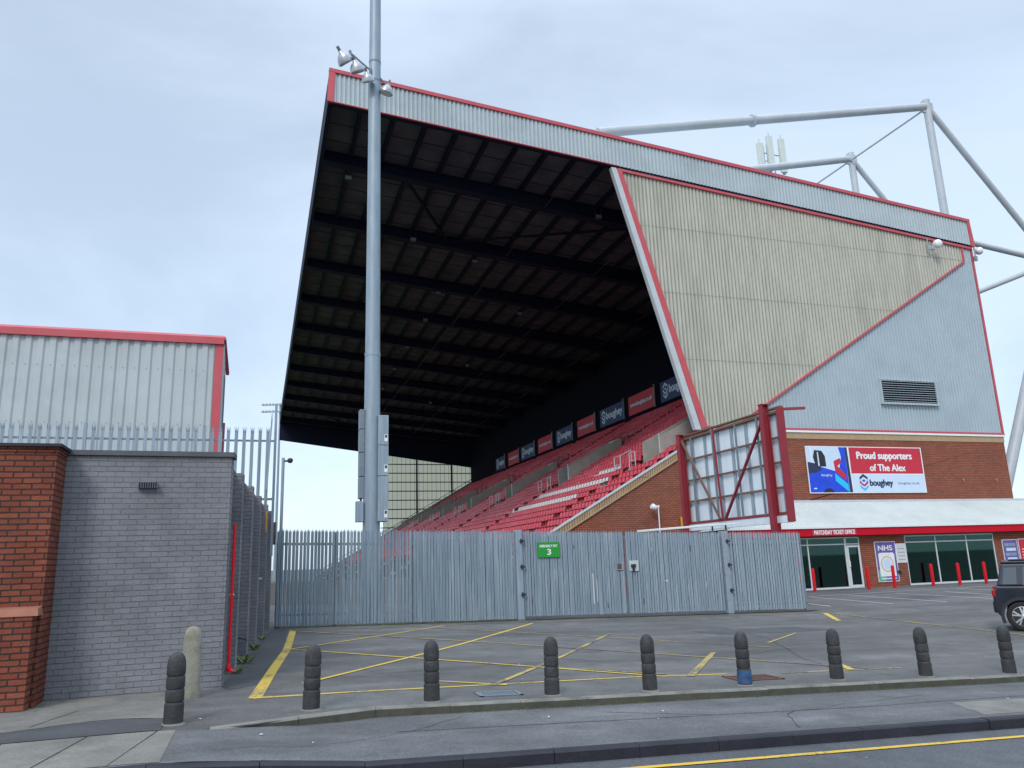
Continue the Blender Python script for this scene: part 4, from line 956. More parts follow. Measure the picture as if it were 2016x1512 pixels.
# ------------------------------------------------------------------ BILLBOARD seen from behind
bb = empty('billboard', 'old billboard seen from behind, dark red steel posts and rusty lattice over pale sheets', 'billboard', (20.0, 30, -.4))
def bbp(mb, name, m): return mb.build(name, m, bb)
def hpost(y, ztop, w=.25, zb_=0):
    mb = MB(); mb.box((-.36, y-w/2, zb_), (-.32, y+w/2, ztop)); mb.box((-.07, y-w/2, zb_), (-.03, y+w/2, ztop)); mb.box((-.32, y-.015, zb_), (-.07, y+.015, ztop)); mb.box((-.38, y-w/2-.02, ztop), (-.01, y+w/2+.02, ztop+.03)); return mb
yn, yf = -2.95, 3.95     # near and far posts (local y)
bbp(hpost(yn, 8.05), 'post', 'maroon'); bbp(hpost(yf, 7.88), 'post', 'maroon')
zt, zbm = 7.7, 3.2
pn, pf = yn-.75, yf+.15
bbp(MB().box((.10, pn, zbm+.35), (.13, pf, zt)), 'back_sheet', 'sheet')
mb = MB()
for k in range(14):
    y = pn+.25+k*(pf-pn-.5)/13
    if k % 2 == 0: mb.box((.04, y-.09, zbm+.35), (.098, y+.09, zt-.1))
bbp(mb, 'sheet_rib', 'galv')
mb = MB()
for k in range(5):
    z = zbm+.38+k*(zt-zbm-.45)/4
    mb.box((-.03, pn+.05, z-.045), (.03, pf-.05, z+.045))
bbp(mb, 'rail', 'rust')
mb = MB()
for y in (-2.2, -.6, 1.3, 3.2): mb.box((-.10, y-.035, zbm+.3), (-.034, y+.035, zt-.05))
bbp(mb, 'stud', 'galv_dark')
bbp(MB().box((-.15, pn-.06, zbm+.02), (.18, pn+.02, zt+.12)), 'edge_frame', 'maroon')
bbp(MB().box((-.12, pf-.02, zbm+.1), (.18, pf+.05, zt+.1)), 'edge_frame', 'maroon')
bbp(MB().box((-.08, pn, zt-.08), (.0, pf, zt+.02)).box((-.08, pn, zt+.10), (.0, pf, zt+.16)).box((.04, pn, zt+.12), (.2, pf, zt+.2)), 'top_rail', 'rust')
bbp(MB().box((-.1, pn, zbm), (.14, pf, zbm+.30)), 'bottom_board', 'sheet')
bbp(MB().box((-.12, pn, zbm+.30), (.02, pf, zbm+.38)), 'bottom_rail', 'maroon')
bbp(MB().beam((-.20, yn+.1, zt-.2), (-.20, .55, zbm+.4), .07, .12, up=(1,0,0)), 'brace', 'maroon')
bbp(MB().beam((-.20, yf-.1, zt-.1), (-.20, 1.0, zbm+.4), .07, .10, up=(1,0,0)), 'brace', 'rust')
bbp(MB().beam((-.26, .7, zbm+.4), (-.26, .9, zt), .06, .08, up=(1,0,0)), 'stud', 'maroon')
bbp(MB().beam((.1, pn+.02, zt+.05), (1.0, pn-.35, zt+.05), .12, .1), 'lamp_arm', 'maroon')

# ------------------------------------------------------------------ PALISADE FENCE AND GATES
YF = 24.1; FH = 2.8
def fz(X): return g(X, 24.1)
def pale(mb, X, y, z0, z1, w_=.068, d=.022, tri=True):
    # W-section pale with a pointed top
    h = w_/2
    a = [(X-h, y), (X-h*.45, y-d), (X, y-d*.35), (X+h*.45, y-d), (X+h, y)]
    for p, q in zip(a, a[1:]):
        mb.face([(p[0], p[1], z0), (q[0], q[1], z0), (q[0], q[1], z1), (p[0], p[1], z1)])
    tips = [(X-h*.75, z1+.055), (X, z1+.10), (X+h*.75, z1+.055)]
    mb.face([(a[0][0], y, z1), (a[1][0], y-d, z1), (tips[0][0]-.004, y-.012, tips[0][1])])
    mb.face([(a[1][0], y-d, z1), (a[2][0], y-d*.35, z1), (a[3][0], y-d, z1), (tips[1][0], y-.006, tips[1][1])])
    mb.face([(a[3][0], y-d, z1), (a[4][0], y, z1), (tips[2][0]+.004, y-.012, tips[2][1])])
def palisade(par, x0, x1, y, pitch, name='pales', m='galv', w_=.068, ztop=None, gap=.05, jit=.006, loc=None, zf=fz, missing=0):
    mb = MB(); n = round((x1-x0)/pitch)
    for k in range(n+1):
        X = x0+(x1-x0)*k/n+random.uniform(-jit, jit); z0 = zf(X)+gap+random.uniform(-.01, .01)
        pale(mb, X, y+random.uniform(-.003, .003), z0, (ztop if ztop else zf(X)+FH-.10)+random.uniform(-.012, .012), w_)
    return mb.build(name, m, par)
def fpost(X, w_=.12, h=2.7, y=YF+.06): return MB().box((X-w_/2, y-.02, fz(X)-.1), (X+w_/2, y+.10, fz(X)+h))
fe = empty('palisade_fence', 'tall grey galvanised palisade fence between the grey wall and the gates', 'fence')
palisade(fe, .56, 4.42, YF, .105, jit=.008, w_=.082)
palisade(fe, 4.56, 7.75, YF, .092, w_=.084)
for z in (.35, 2.35):
    mb = MB(); mb.beam((.5, YF+.03, fz(.5)+z), (7.8, YF+.03, fz(7.8)+z), .04, .07); mb.build('rail', 'galv_dark', fe)
for X in (.56, 2.2, 4.49): fpost(X, .09).build('post', 'galv_dark', fe)
fe.children[0]
mb = MB()   # rough mesh backing on the second bay lets little light through
for k in range(22):
    X = 4.60+k*.145; mb.box((X-.068, YF+.085, fz(X)+.15), (X+.066, YF+.09, fz(X)+2.5))
mb.build('backing_strips', 'galv_solid', fe)
def gate(x0, x1, lb):
    e = empty('palisade_gate', lb, 'gate', group='pair of palisade gates')
    palisade(e, x0+.06, x1-.06, YF, .092, w_=.082, gap=.12)
    mb = MB(); m_ = (x0+x1)/2
    for z in (.3, 1.4, 2.45): mb.beam((x0, YF+.04, fz(x0)+z), (x1, YF+.04, fz(x1)+z), .05, .08)
    for X in (x0+.03, x1-.03): mb.box((X-.03, YF+.02, fz(X)+.15), (X+.03, YF+.08, fz(X)+2.62))
    mb.build('gate_frame', 'galv_dark', e)
    mb = MB(); mb.prism([(x0+.04, YF+.09, fz(x0)+.2), (x1-.04, YF+.09, fz(x1)+.2), (x1-.04, YF+.09, fz(x1)+2.6), (x0+.04, YF+.09, fz(x0)+2.6)], (0, .01, 0)); mb.build('backing_sheet', 'galv_solid', e)
    return e
g1 = gate(8.02, 11.60, 'left leaf of the grey palisade gates, carrying the green sign')
g2 = gate(11.66, 15.30, 'right leaf of the grey palisade gates, plain with a lock plate')
MB().box((11.28, YF-.05, fz(11.4)+1.50), (11.52, YF-.03, fz(11.4)+1.74)).build('lock_plate', 'galv', g1)
MB().box((11.30, YF-.056, fz(11.4)+1.53), (11.46, YF-.051, fz(11.4)+1.71)).build('lock_opening', 'rustgrate', g1)
MB().box((11.74, YF-.05, fz(11.8)+1.46), (12.08, YF-.03, fz(11.8)+1.80)).build('lock_plate', 'steel_grey', g2)
MB().box((11.80, YF-.10, fz(11.8)+1.58), (11.96, YF-.052, fz(11.8)+1.68)).tube((11.88, YF-.08, fz(11.8)+1.45), (11.88, YF-.08, fz(11.8)+1.58), .04, n=8).build('padlock', 'blackplastic', g2)
def gatepost(X, lb):
    e = empty('gate_post', lb, 'post'); gm = 'galv_rusty' if 'rust' in lb else 'galv'
    MB().box((X-.11, YF-.10, fz(X)-.1), (X+.11, YF+.12, fz(X)+2.78)).build('post', gm, e, bevel=.01)
    for z in (.75, 1.6, 2.4): MB().box((X+.02, YF-.15, fz(X)+z), (X+.16, YF-.102, fz(X)+z+.06)).tube((X+.06, YF-.13, fz(X)+z-.04), (X+.06, YF-.13, fz(X)+z+.1), .025, n=8).build('hinge', 'blackplastic', e)
gatepost(7.90, 'thick galvanised gate post with black hinges left of the green sign')
gatepost(15.44, 'thick rust spotted gate post at the right end of the gates')
f2 = empty('palisade_fence', 'short leaning length of palisade fence right of the gates', 'fence')
palisade(f2, 15.62, 18.5, YF, .105, w_=.088, gap=.10, jit=.012)
for z in (.35, 2.4):
    mb = MB(); mb.beam((15.5, YF+.03, fz(15.5)+z), (18.62, YF+.03, fz(18.6)+z), .04, .07); mb.build('rail', 'galv_dark', f2)
mb = MB(); mb.prism([(15.6, YF+.09, fz(15)+.25), (18.5, YF+.09, fz(18.5)+.25), (18.5, YF+.09, fz(18.5)+2.5), (15.6, YF+.09, fz(15.6)+2.5)], (0, .01, 0)); mb.build('backing_sheet', 'galv_solid', f2)
fpost(18.62, .06, 2.72).build('post', 'galv_dark', f2)
for X, z0, h_, w_ in ((10.42, .45, .95, .05), (10.55, .5, .7, .03), (13.1, 1.1, .06, .10), (12.6, 2.1, .12, .02), (14.6, .9, .2, .03), (9.1, 1.2, .35, .02), (13.9, .6, .4, .02)):
    MB().box((X-w_/2, YF-.0245, fz(X)+z0), (X+w_/2, YF-.0235, fz(X)+z0+h_)).build('scuff', 'steel_grey', g1 if X < 11.6 else g2)
for X, z0 in ((8.3, .5), (9.8, 2.2), (10.9, .3), (12.2, .4), (14.1, 2.1), (15.0, .5)):
    MB().box((X-.012, YF-.0255, fz(X)+z0), (X+.012, YF-.0235, fz(X)+z0+random.uniform(.06, .22))).build('rust_mark', 'rustgrate', g1 if X < 11.6 else g2)
# green exit sign
e = empty('exit_sign', 'small green EMERGENCY EXIT 3 sign fixed high on the left gate leaf', 'sign', (8.53, YF-.06, fz(8.8)+1.92))
MB().box((0, 0, 0), (.76, .015, .48)).build('panel', 'green', e)
text('EMERGENCY EXIT', 'lettering', 'white', e, (.08, -.004, .32), (1,0,0), (0,0,1), .60, .075, ext=0, bold=.02)
text('3', 'lettering', 'white', e, (.33, -.004, .08), (1,0,0), (0,0,1), .12, .18, ext=0, bold=.02)
# concrete/moss strip under the fence
sheet('fence_footing', frange(.5, 19, .5), lambda x: 23.98, lambda x: 24.3, lambda x, y: fz(x)+.03, mat('mossy edge', (.085, .09, .06), .95, .3, 5), ny=1)

# white curved roof just showing over the gates
e = empty('shelter', 'white curved shelter roof just showing over the top of the gates', 'shelter', (16.6, 28, -.4))
mb = MB(); n = 14
for k in range(n):
    a0, a1 = k/n, (k+1)/n; f_ = lambda t: -1.9+3.75*t
    zf_ = lambda t: 3.03+.20*t-.0*(t*t)
    mb.hexa([(f_(a0), -.5, zf_(a0)), (f_(a1), -.5, zf_(a1)), (f_(a1), 1.2, zf_(a1)), (f_(a0), 1.2, zf_(a0))], [(f_(a0), -.5, zf_(a0)+.05), (f_(a1), -.5, zf_(a1)+.05), (f_(a1), 1.2, zf_(a1)+.09), (f_(a0), 1.2, zf_(a0)+.09)])
mb.build('curved_roof', 'white', e)
MB().tube((-1.6, 0, 0), (-1.6, 0, 3.05), .04, n=8).tube((1.5, 0, 0), (1.5, 0, 3.2), .04, n=8).tube((1.5, 1, 0), (1.5, 1, 3.2), .04, n=8).build('posts', 'galv', e)

# ------------------------------------------------------------------ FLOODLIGHT POLE
PX, PY = 3.49, 26.0
lp = empty('floodlight_pole', 'very tall tapering galvanised pole behind the fence with lamps and grey cabinets', 'light pole', (PX, PY, 0))
MB().tube((0, 0, -.2), (0, 0, 8.75), .292, .260, n=16).build('lower_pole', 'pole', lp)
MB().tube((0, 0, 8.72), (0, 0, 30), .254, .185, n=16).build('upper_pole', 'pole', lp)
MB().tube((0, 0, 8.66), (0, 0, 8.78), .270, .268, n=16).build('pole_collar', 'galv', lp)
for z in (19.25, 20.05): MB().tube((0, 0, z), (0, 0, z+.07), .226, .226, n=16).build('clamp_band', 'galv_dark', lp)
MB().tube((-.98, -.2, 20.25), (-.2, -.2, 19.62), .035, n=8).tube((-.2, -.2, 19.2), (-.2, -.2, 19.7), .045, n=8).tube((.15, -.1, 19.45), (.45, .0, 19.2), .035, n=8).tube((-.95, -.2, 20.3), (-.9, -.2, 20.1), .05, n=8).build('lamp_bracket', 'galv_dark', lp)
def lampshell(loc, s, ax):
    sh = MB().lathe([(.02, .52), (.09, .50), (.10, .42), (.20, .36), (.30, .22), (.35, .05), (.36, 0), (.33, -.02)], n=20)
    o = sh.build('floodlight', 'lamp', lp, loc=loc); o.rotation_euler = ax; o.scale = (s, s, s)
    MB().lathe([(.31, -.05), (.325, -.015)], n=20).build('lamp_glass', 'lampglass', o)
    MB().box((-.05, -.05, .48), (.05, .05, .72)).build('yoke', 'galv_dark', o)
lampshell((-1.08, -.25, 19.74), .86, (R(25), R(-40), 0))
lampshell((-.66, -.3, 19.40), .8, (R(25), R(-25), 0))
lampshell((-.28, -.35, 19.02), .68, (R(30), R(-20), 0))
lampshell((.40, -.1, 18.82), .72, (R(15), R(15), 0))
for x, z in ((-.93, 20.1), (-.5, 19.72)): MB().beam((x, -.22, z), (x-.1, -.24, z-.28), .07, .05).build('lamp_arm', 'galv_dark', lp)
z = 3.05
for k, h in enumerate((1.48, 1.02, 1.02)):
    c = MB().box((.16, -.36, z), (.50, .18, z+h-.015)).build('cabinet', 'galv', lp, bevel=.012)
    MB().box((.36, -.366, z+.12), (.47, -.362, z+.36)).build('warning_label', 'white', c)
    MB().box((.38, -.369, z+.24), (.45, -.367, z+.34)).build('label_mark', 'ink', c)
    z += h
z = 3.82
for k, h in enumerate((.72, .80, .78, .68)):
    MB().box((-.42, -.12, z), (-.26, .30, z+h-.02)).build('cable_cover', 'galv_dark', lp, bevel=.01); z += h
MB().box((-.52, -.2, 3.05), (-.28, .1, 3.72)).build('junction_box', 'galv', lp, bevel=.01)
MB().tube((-.35, 0, 3.7), (-.35, 0, 3.85), .04, n=6).build('conduit', 'blackplastic', lp)

# far floodlight mast
e = empty('far_floodlight_mast', 'distant floodlight mast with two rows of lamps beyond the stand', 'floodlight mast', (3.3, 170, -.5))
MB().tube((0, 0, 0), (0, 0, 36.5), .32, .18, n=8).build('mast', 'galv', e)
for r_, z in enumerate((36.4, 34.9)):
    MB().tube((-3.6, 0, z-.2), (0.3, 0, z), .07, n=6).build('cross_arm', 'galv_dark', e)
    for k in range(6):
        MB().lathe([(.1, .35), (.3, .1), (.36, -.1)], (-3.5+k*.68, -.3, z-.25+k*.04), ax=Matrix.Rotation(R(35), 3, 'X'), n=10).build('lamp', 'lamp', e)
# thin camera pole at the end of the wall
e = empty('camera_pole', 'thin pole with a small security camera at the corner of wall and fence', 'camera pole', (.62, 24.6, 0))
MB().tube((0, 0, 0), (0, 0, 4.95), .045, n=8).build('pole', 'galv', e)
MB().tube((0, 0, 4.85), (.2, -.05, 4.85), .03, n=6).build('bracket', 'rail_dark', e)
MB().lathe([(.03, .09), (.08, .06), (.085, 0), (.05, -.06)], (.2, -.05, 4.85), n=12).build('camera_head', 'rail_dark', e)

# ------------------------------------------------------------------ GREY PAINTED WALL BUILDING
gb = empty('grey_brick_building', 'low grey painted brick building with pilasters down its side', 'building', (0, 0, 0))
ZT = 3.30
A0 = Vector((-.43, 12.28)); B0 = Vector((.44, 24.9)); dd = (B0-A0).normalized(); pn_ = Vector((dd.y, -dd.x))   # outward (+X)
rec = .20
def side(t, o=0): p = A0+dd*t+pn_*o; return p
mb = MB()
FL = Vector((-9.0, 11.9)); FR = A0
def wallprism(mb, pts, z0, z1): mb.prism([(p[0], p[1], z0) for p in pts], (0, 0, z1-z0)); return mb
b0 = side(12.6, -rec)
wallprism(mb, [FL, side(0, -rec*0.0), side(.34, 0), side(.34, -rec), b0, (-9, 25)], -.3, ZT)
mb.build('wall', 'greybrick', gb)
ts = [1.87, 4.11, 6.37, 8.91, 11.3]
for t in ts:
    mb = MB(); wallprism(mb, [side(t, -rec-.001), side(t, 0), side(t+.36, 0), side(t+.36, -rec-.001)], -.3, ZT-.02); mb.build('pilaster', 'greybrick', gb)
mb = MB(); fd = (FR-FL).normalized(); fn = Vector((fd.y, -fd.x))
p = [FL+fn*.05, FR+fn*.05+pn_*.05, side(12.6, .05), side(12.6, -.3), side(0, -.3)-fn*.3, FL-fn*.3]
wallprism(mb, [FL+fn*.04, FR+fn*.04+pn_*.04, side(.36, .04), side(.36, -.3), FR-fn*.3-pn_*.3, FL-fn*.3], ZT, ZT+.07)
for t in [.36]+ts: pass
wallprism(mb, [side(.362, -.17), side(12.6, -.17), side(12.6, -.32), side(.362, -.32)], ZT+.0, ZT+.055)
mb.build('coping', 'greypaint', gb)
mb = MB().box((-8.9, 12.6, ZT-.1), (-.75, 24.8, ZT-.02)); mb.build('flat_roof', 'greypaint', gb)
v_ = MB().box((-1.66, 12.155, 2.83), (-1.42, 12.235, 2.915))
o = v_.build('air_brick', 'dark', gb)
mb = MB()
for k in range(9): mb.box((-1.66+k*.03, 12.14, 2.83), (-1.645+k*.03, 12.156, 2.915))
mb.build('grille', 'greypaint', o)
# red pipe
e = empty('red_pipe', 'bright red pipe up the corner of the grey painted wall', 'pipe', (-.345, 12.42, .05))
MB().tube((0, 0, .22), (0, 0, 2.28), .022, n=10).build('pipe', 'redpost', e)
MB().lathe([(.02, 0), (.034, .02), (.036, .07), (.022, .10)], (0, 0, .2), n=12).tube((0, 0, .24), (.07, -.03, .19), .022, n=8).build('outlet', 'redpost', e)
MB().box((-.03, -.01, 1.25), (.03, .03, 1.27)).build('clip', 'steel_grey', e)
# warning plate and pipework on the side wall
q = side(8.2, .01)
tag(MB().box((q.x-.0, q.y-.12, 2.55), (q.x+.03, q.y+.28, 3.05)).build('warning_plate', 'orange'), 'yellow warning plate high on the side of the grey wall', 'sign')
q = side(6.9, -rec+.03)
tag(MB().tube((q.x, q.y, .1), (q.x, q.y, 1.9), .02, n=6).tube((q.x, q.y, 1.45), (q.x+.22, q.y-.05, 1.45), .018, n=6).build('wall_tap_pipe', 'white'), 'thin white pipe with a short outlet between the pilasters', 'pipe')
q = side(3.7, -rec+.03)
tag(MB().tube((q.x, q.y, .45), (q.x, q.y, 2.6), .012, n=6).tube((q.x, q.y, .45), (q.x+.2, q.y+.3, .35), .012, n=6).build('cable', 'blackplastic'), 'thin black cable running down between the grey pilasters', 'cable')
q = side(12.2, -.1)
tag(MB().box((q.x-.05, q.y-.25, 2.35), (q.x+.16, q.y+.0, 3.0)).build('rusty_box', 'rust', bevel=.01), 'rust brown box at the far top corner of the grey wall', 'box')

# palisade fence on the grey roof
tf = empty('roof_fence', 'palisade fence with splayed spikes standing on the grey building roof', 'fence', (0, 0, 0))
def spiky(mb, X, y, z0, z1, w_=.09):
    h = w_/2
    mb.box((X-h, y-.012, z0), (X-h*.2, y+.01, z1)); mb.box((X-h*.2, y-.02, z0), (X+h*.2, y+.0, z1)); mb.box((X+h*.2, y-.012, z0), (X+h, y+.01, z1))
    for s_ in (-1, 0, 1):
        mb.face([(X+s_*h*.6-h*.4, y-.02, z1), (X+s_*h*.6+h*.4, y-.02, z1), (X+s_*h*1.05, y-.03-.03*abs(s_), z1+.16)])
        mb.face([(X+s_*h*.6-h*.4, y+.01, z1), (X+s_*h*1.05, y-.03-.03*abs(s_), z1+.16), (X+s_*h*.6+h*.4, y+.01, z1)])
mb = MB(); X = -8.6; k = 0
while X < .15:
    if k % 14 not in (6,): spiky(mb, X, 22.5, ZT-.3, 5.37)
    X += .208; k += 1
mb.build('pales', 'galv', tf)
MB().box((-8.7, 22.52, 5.12), (.3, 22.56, 5.17)).box((-8.7, 22.52, 3.5), (.3, 22.56, 3.56)).build('rail', 'galv_dark', tf)
for k in (0, 1, 2): MB().box((-7.35+k*2.91-.04, 22.5, 3.2), (-7.35+k*2.91+.04, 22.58, 5.55)).build('post', 'galv', tf)
MB().box((.30, 22.46, 2.0), (.37, 22.54, 6.15)).build('post', 'galv', tf)
mb = MB()
for k in range(7):
    y = 22.2-k*.2
    mb.hexa([(.12+.0*k, y-.06, 3.35+.05*k), (.15+.0*k, y-.06, 3.35+.05*k), (.15, y+.06, 3.30), (.12, y+.06, 3.30)], [(.20, y-.06, 5.65-.03*k), (.23, y-.06, 5.65-.03*k), (.23, y+.06, 5.7), (.20, y+.06, 5.7)])
mb.build('return_panel', 'galv', tf)

# ------------------------------------------------------------------ CLAD BUILDING (upper left)
cb = empty('clad_building', 'pale grey ribbed steel building with red trim behind the grey wall', 'building', (0, 0, 0))
XR = -1.33; YC = 26.0
mb = MB().corr((0, YC, 0), (1,0,0), (0,0,1), (0,-1,0), -30, XR-.22, lambda s: -.3, lambda s: 8.85, .333, .05, crown=.9); mb.build('cladding', 'clad_left', cb)
MB().box((-30, YC+.02, -.3), (XR-.02, YC+1.42, 8.8)).build('core', 'backwall', cb)
MB().box((XR-.24, YC-.06, -.3), (XR, YC+.05, 8.80)).build('corner_trim', 'red', cb)
MB().prism([(-30, YC-.14, 8.80), (-30, YC+.2, 8.80), (-30, YC+.2, 9.12), (-30, YC-.0, 9.12), (-30, YC-.14, 9.02)], (30+XR+.02, 0, 0)).build('roof_edge', 'red', cb)
mb = MB().corr((XR, 0, 0), (0,1,0), (0,0,1), (1,0,0), YC+.05, YC+1.55, lambda s: -.3, lambda s: 8.95-(s-YC)*.45, .30, .04); mb.build('end_cladding', 'clad_left', cb)
MB().beam((XR+.02, YC-.05, 9.02), (XR+.10, YC+1.55, 8.22), .10, .12).build('verge_trim', 'red', cb)
MB().box((XR-.05, YC+1.45, -.3), (XR+.10, YC+1.60, 6.5)).build('rear_trim', 'red', cb)
for yy in (.45, .85): MB().box((XR+.035, YC+yy, 4.5), (XR+.06, YC+yy+.22, 7.9)).build('louvre_strip', 'galv_dark', cb)
mb = MB()
for zz in (7.9, 6.15):
    x = -12
    while x < XR-.4: mb.box((x+.10, YC-.062, zz), (x+.125, YC-.05, zz+.02)); x += .333
mb.build('fixings', 'galv_dark', cb)

# ------------------------------------------------------------------ RED BRICK PILLAR
pb = empty('brick_pillar', 'red brick gate pillar with stone ledge at the left edge', 'pillar', (-3.2, 11.75, 0))
MB().box((-1.6, -.12, -.3), (.60, .50, 3.26)).build('shaft', 'brick', pb)
MB().box((-1.6, -.135, 3.262), (.615, .515, 3.33)).build('cap', 'brick', pb)
MB().box((-1.62, -.18, 3.331), (.66, .56, 3.37)).build('coping', 'kerb_dark', pb)
MB().box((.02, -.36, -.3), (.56, -.121, 1.18)).build('buttress', 'brick', pb)
MB().box((-1.6, -.18, -.3), (.018, -.121, 1.16)).build('plinth', 'brick', pb)
mb = MB(); mb.hexa([(.0, -.38, 1.18), (.62, -.38, 1.18), (.62, -.122, 1.18), (.0, -.122, 1.18)], [(.02, -.30, 1.27), (.6, -.30, 1.27), (.6, -.122, 1.29), (.02, -.122, 1.29)]); mb.hexa([(-1.6, -.24, 1.16), (-.002, -.24, 1.16), (-.002, -.122, 1.16), (-1.6, -.122, 1.16)], [(-1.6, -.16, 1.26), (-.002, -.16, 1.26), (-.002, -.122, 1.27), (-1.6, -.122, 1.27)])
mb.build('ledge', mat('salmon ledge brick', (.30, .12, .075), .85, .15, 5, .4), pb)
MB().box((.0, -.40, -.3), (.70, .4, .07)).build('footing', 'kerb_light', pb)

# ------------------------------------------------------------------ BOLLARDS
def bollard_mesh():
    r = .098; pr = []
    pr += [(r*1.04, -.12), (r*1.04, .02), (r*1.03, .20), (r*1.02, .215), (r*.97, .222)]
    for zc in (.236, .370, .505):
        pr += [(r*.90, zc-.010), (r*.90, zc-.002), (r*.97, zc+.004), (r, zc+.012), (r, zc+.105), (r*.97, zc+.118)] if zc < .5 else [(r*.90, zc-.010), (r*.90, zc-.002), (r*.97, zc+.004), (r*1.0, zc+.012)]
    pr += [(r*1.0, .60), (r*.96, .645), (r*.84, .69), (r*.62, .722), (r*.32, .742), (.01, .748)]
    return MB().lathe(pr, n=28)
bm_ = mesh_of(bollard_mesh(), 'bollard', 'bollard')
BL = [(-.81, 9.72, 'dark ribbed bollard standing in front of the pale concrete post'), (.67, 10.2, 'dark ribbed bollard beside the corner of the thick yellow line, second from left'),
      (2.17, 10.35, 'third dark ribbed bollard from the left, in front of the left part of the fence'), (3.81, 10.38, 'dark ribbed bollard standing below the green exit sign'),
      (5.25, 10.35, 'dark ribbed bollard standing below the middle of the gates'), (6.82, 10.42, 'dark ribbed bollard with blue paint on its base'),
      (8.5, 10.5, 'dark ribbed bollard right of the blue based one, standing before the fence end'), (10.09, 10.38, 'dark ribbed bollard left of the black car, second from right'),
      (11.66, 10.25, 'rightmost dark ribbed bollard, below the black car')]
for i, (x, y, lb) in enumerate(BL):
    e = empty('bollard', lb, 'bollard', (x, y, g(x, y)+.0), random.uniform(0, 6), 'dark ribbed bollards along the kerb')
    o = bpy.data.objects.new('post', bm_); C.objects.link(o); o.parent = e
    o.rotation_euler = (R(random.uniform(-1.4, 1.4)), R(random.uniform(-1.4, 1.4)), 0)
    MB().lathe([(.125+random.uniform(0, .02), -.02), (.12, .012), (.10, .016)], n=18).build('collar', 'kerb_light', e)
    if 'blue' in lb and 'based' not in lb:
        MB().lathe([(.1055, .03), (.1055, .20), (.104, .205)], n=28).build('paint_patch', 'bluepaint', e)
# pale concrete post
mb = MB(); pr = [(1.06, 0), (1.0, .05), (1.0, .70), (.93, .80), (.75, .87), (.45, .905), (.05, .915)]
mb.lathe([(.118*a, b) for a, b in pr], n=20)
o = mb.build('concrete_post', 'conc_post', loc=(-.785, 11.6, .03)); o.scale = (1, .7, 1); tag(o, 'stubby pale concrete post with rounded top against the grey wall', 'bollard')

# ------------------------------------------------------------------ CAR
car = empty('parked_car', 'black compact sport utility car at the right edge, only its rear corner in view', 'car', (17.72, 14.95, -.40), R(-50))
# local x forward from rear wheel centre, y: near side at 0, far side +1.8
WB = 2.57; RO, FO = -.56, 3.35
def car_body():
    # loft of cross sections along the width with tumblehome
    lower = [(RO+.03, .34), (RO, .55), (RO+.02, .86), (RO+.06, 1.0), (RO+.16, 1.06)]
    prof = [(-.42, .30), (RO+.08, .36), (RO, .50), (RO, .80), (RO+.03, .98), (RO+.10, 1.06), (2.35, 1.04), (3.15, .96), (3.33, .80), (3.35, .45), (3.1, .30),
            (WB+.42, .30), (WB+.36, .52), (WB+.2, .68), (WB, .74), (WB-.2, .68), (WB-.36, .52), (WB-.42, .30), (.42, .30), (.36, .52), (.2, .68), (0, .74), (-.2, .68), (-.36, .52)]
    mb = MB(); n = len(prof)
    secs = [(.05, .015), (0.0, 0), (1.8, 0), (1.75, .015)]
    # side panels as ngon fans are concave: use bmesh triangulation
    bm = bmesh.new()
    rings = []
    for y, ins in ((.0, 0), (1.8, 0)):
        rings.append([bm.verts.new((x, y, z)) for x, z in prof])
    bm.faces.new(rings[0]); bm.faces.new(list(reversed(rings[1])))
    for k in range(n):
        q = (k+1) % n; bm.faces.new((rings[0][q], rings[0][k], rings[1][k], rings[1][q]))
    bmesh.ops.recalc_face_normals(bm, faces=bm.faces)
    me = bpy.data.meshes.new('body'); bm.to_mesh(me); bm.free(); me.materials.append(M['carpaint'])
    o = bpy.data.objects.new('body', me); C.objects.link(o); o.parent = car
    b = o.modifiers.new('bevel', 'BEVEL'); b.width = .05; b.segments = 4; b.limit_method = 'ANGLE'; b.angle_limit = R(35)
    for p in me.polygons: p.use_smooth = True
    w_ = o.modifiers.new('wn', 'WEIGHTED_NORMAL'); w_.keep_sharp = False
    return o
car_body()
def greenhouse(x0b, x1b, x0t, x1t, zb_, zt_, ins, m, name, par=car, extra=0):
    mb = MB().hexa([(x0b, .03-extra, zb_), (x1b, .03-extra, zb_), (x1b, 1.77+extra, zb_), (x0b, 1.77+extra, zb_)], [(x0t, .03+ins-extra, zt_), (x1t, .03+ins-extra, zt_), (x1t, 1.77-ins+extra, zt_), (x0t, 1.77-ins+extra, zt_)])
    return mb.build(name, m, par, bevel=.05 if extra == 0 else 0)
greenhouse(RO+.11, 2.35, RO+.26, 1.45, 1.05, 1.60, .14, 'carpaint', 'cabin')
MB().box((RO+.26, .16, 1.59), (1.4, 1.64, 1.66)).build('roof', 'carpaint', car, bevel=.03)
MB().tube((RO+.45, .2, 1.68), (1.3, .2, 1.68), .02, n=8).tube((RO+.45, .2, 1.62), (RO+.45, .2, 1.68), .02, n=6).build('roof_rail', 'blackplastic', car)
def sidewin(pts, name):
    # on the slanted cabin side: y = .03 + .14*(z-1.05)/.55
    mb = MB(); mb.face([(x, .03+.14*(z-1.05)/.55-.008, z) for x, z in pts]); return mb.build(name, 'carglass', car)
sidewin([(RO+.24, 1.10), (-.02, 1.10), (.02, 1.5), (RO+.32, 1.5)], 'rear_quarter_window') 
sidewin([(.10, 1.08), (.95, 1.07), (.95, 1.50), (.16, 1.51)], 'side_window')
sidewin([(1.02, 1.07), (2.0, 1.08), (1.45, 1.50), (1.02, 1.50)], 'side_window')
MB().box((RO-.03, .05, .42), (RO+.16, 1.75, .70)).build('rear_bumper', 'blackplastic', car, bevel=.04)
MB().box((RO-.02, -.008, .80), (RO+.07, .20, .98)).build('tail_light', 'taillight', car, bevel=.03)
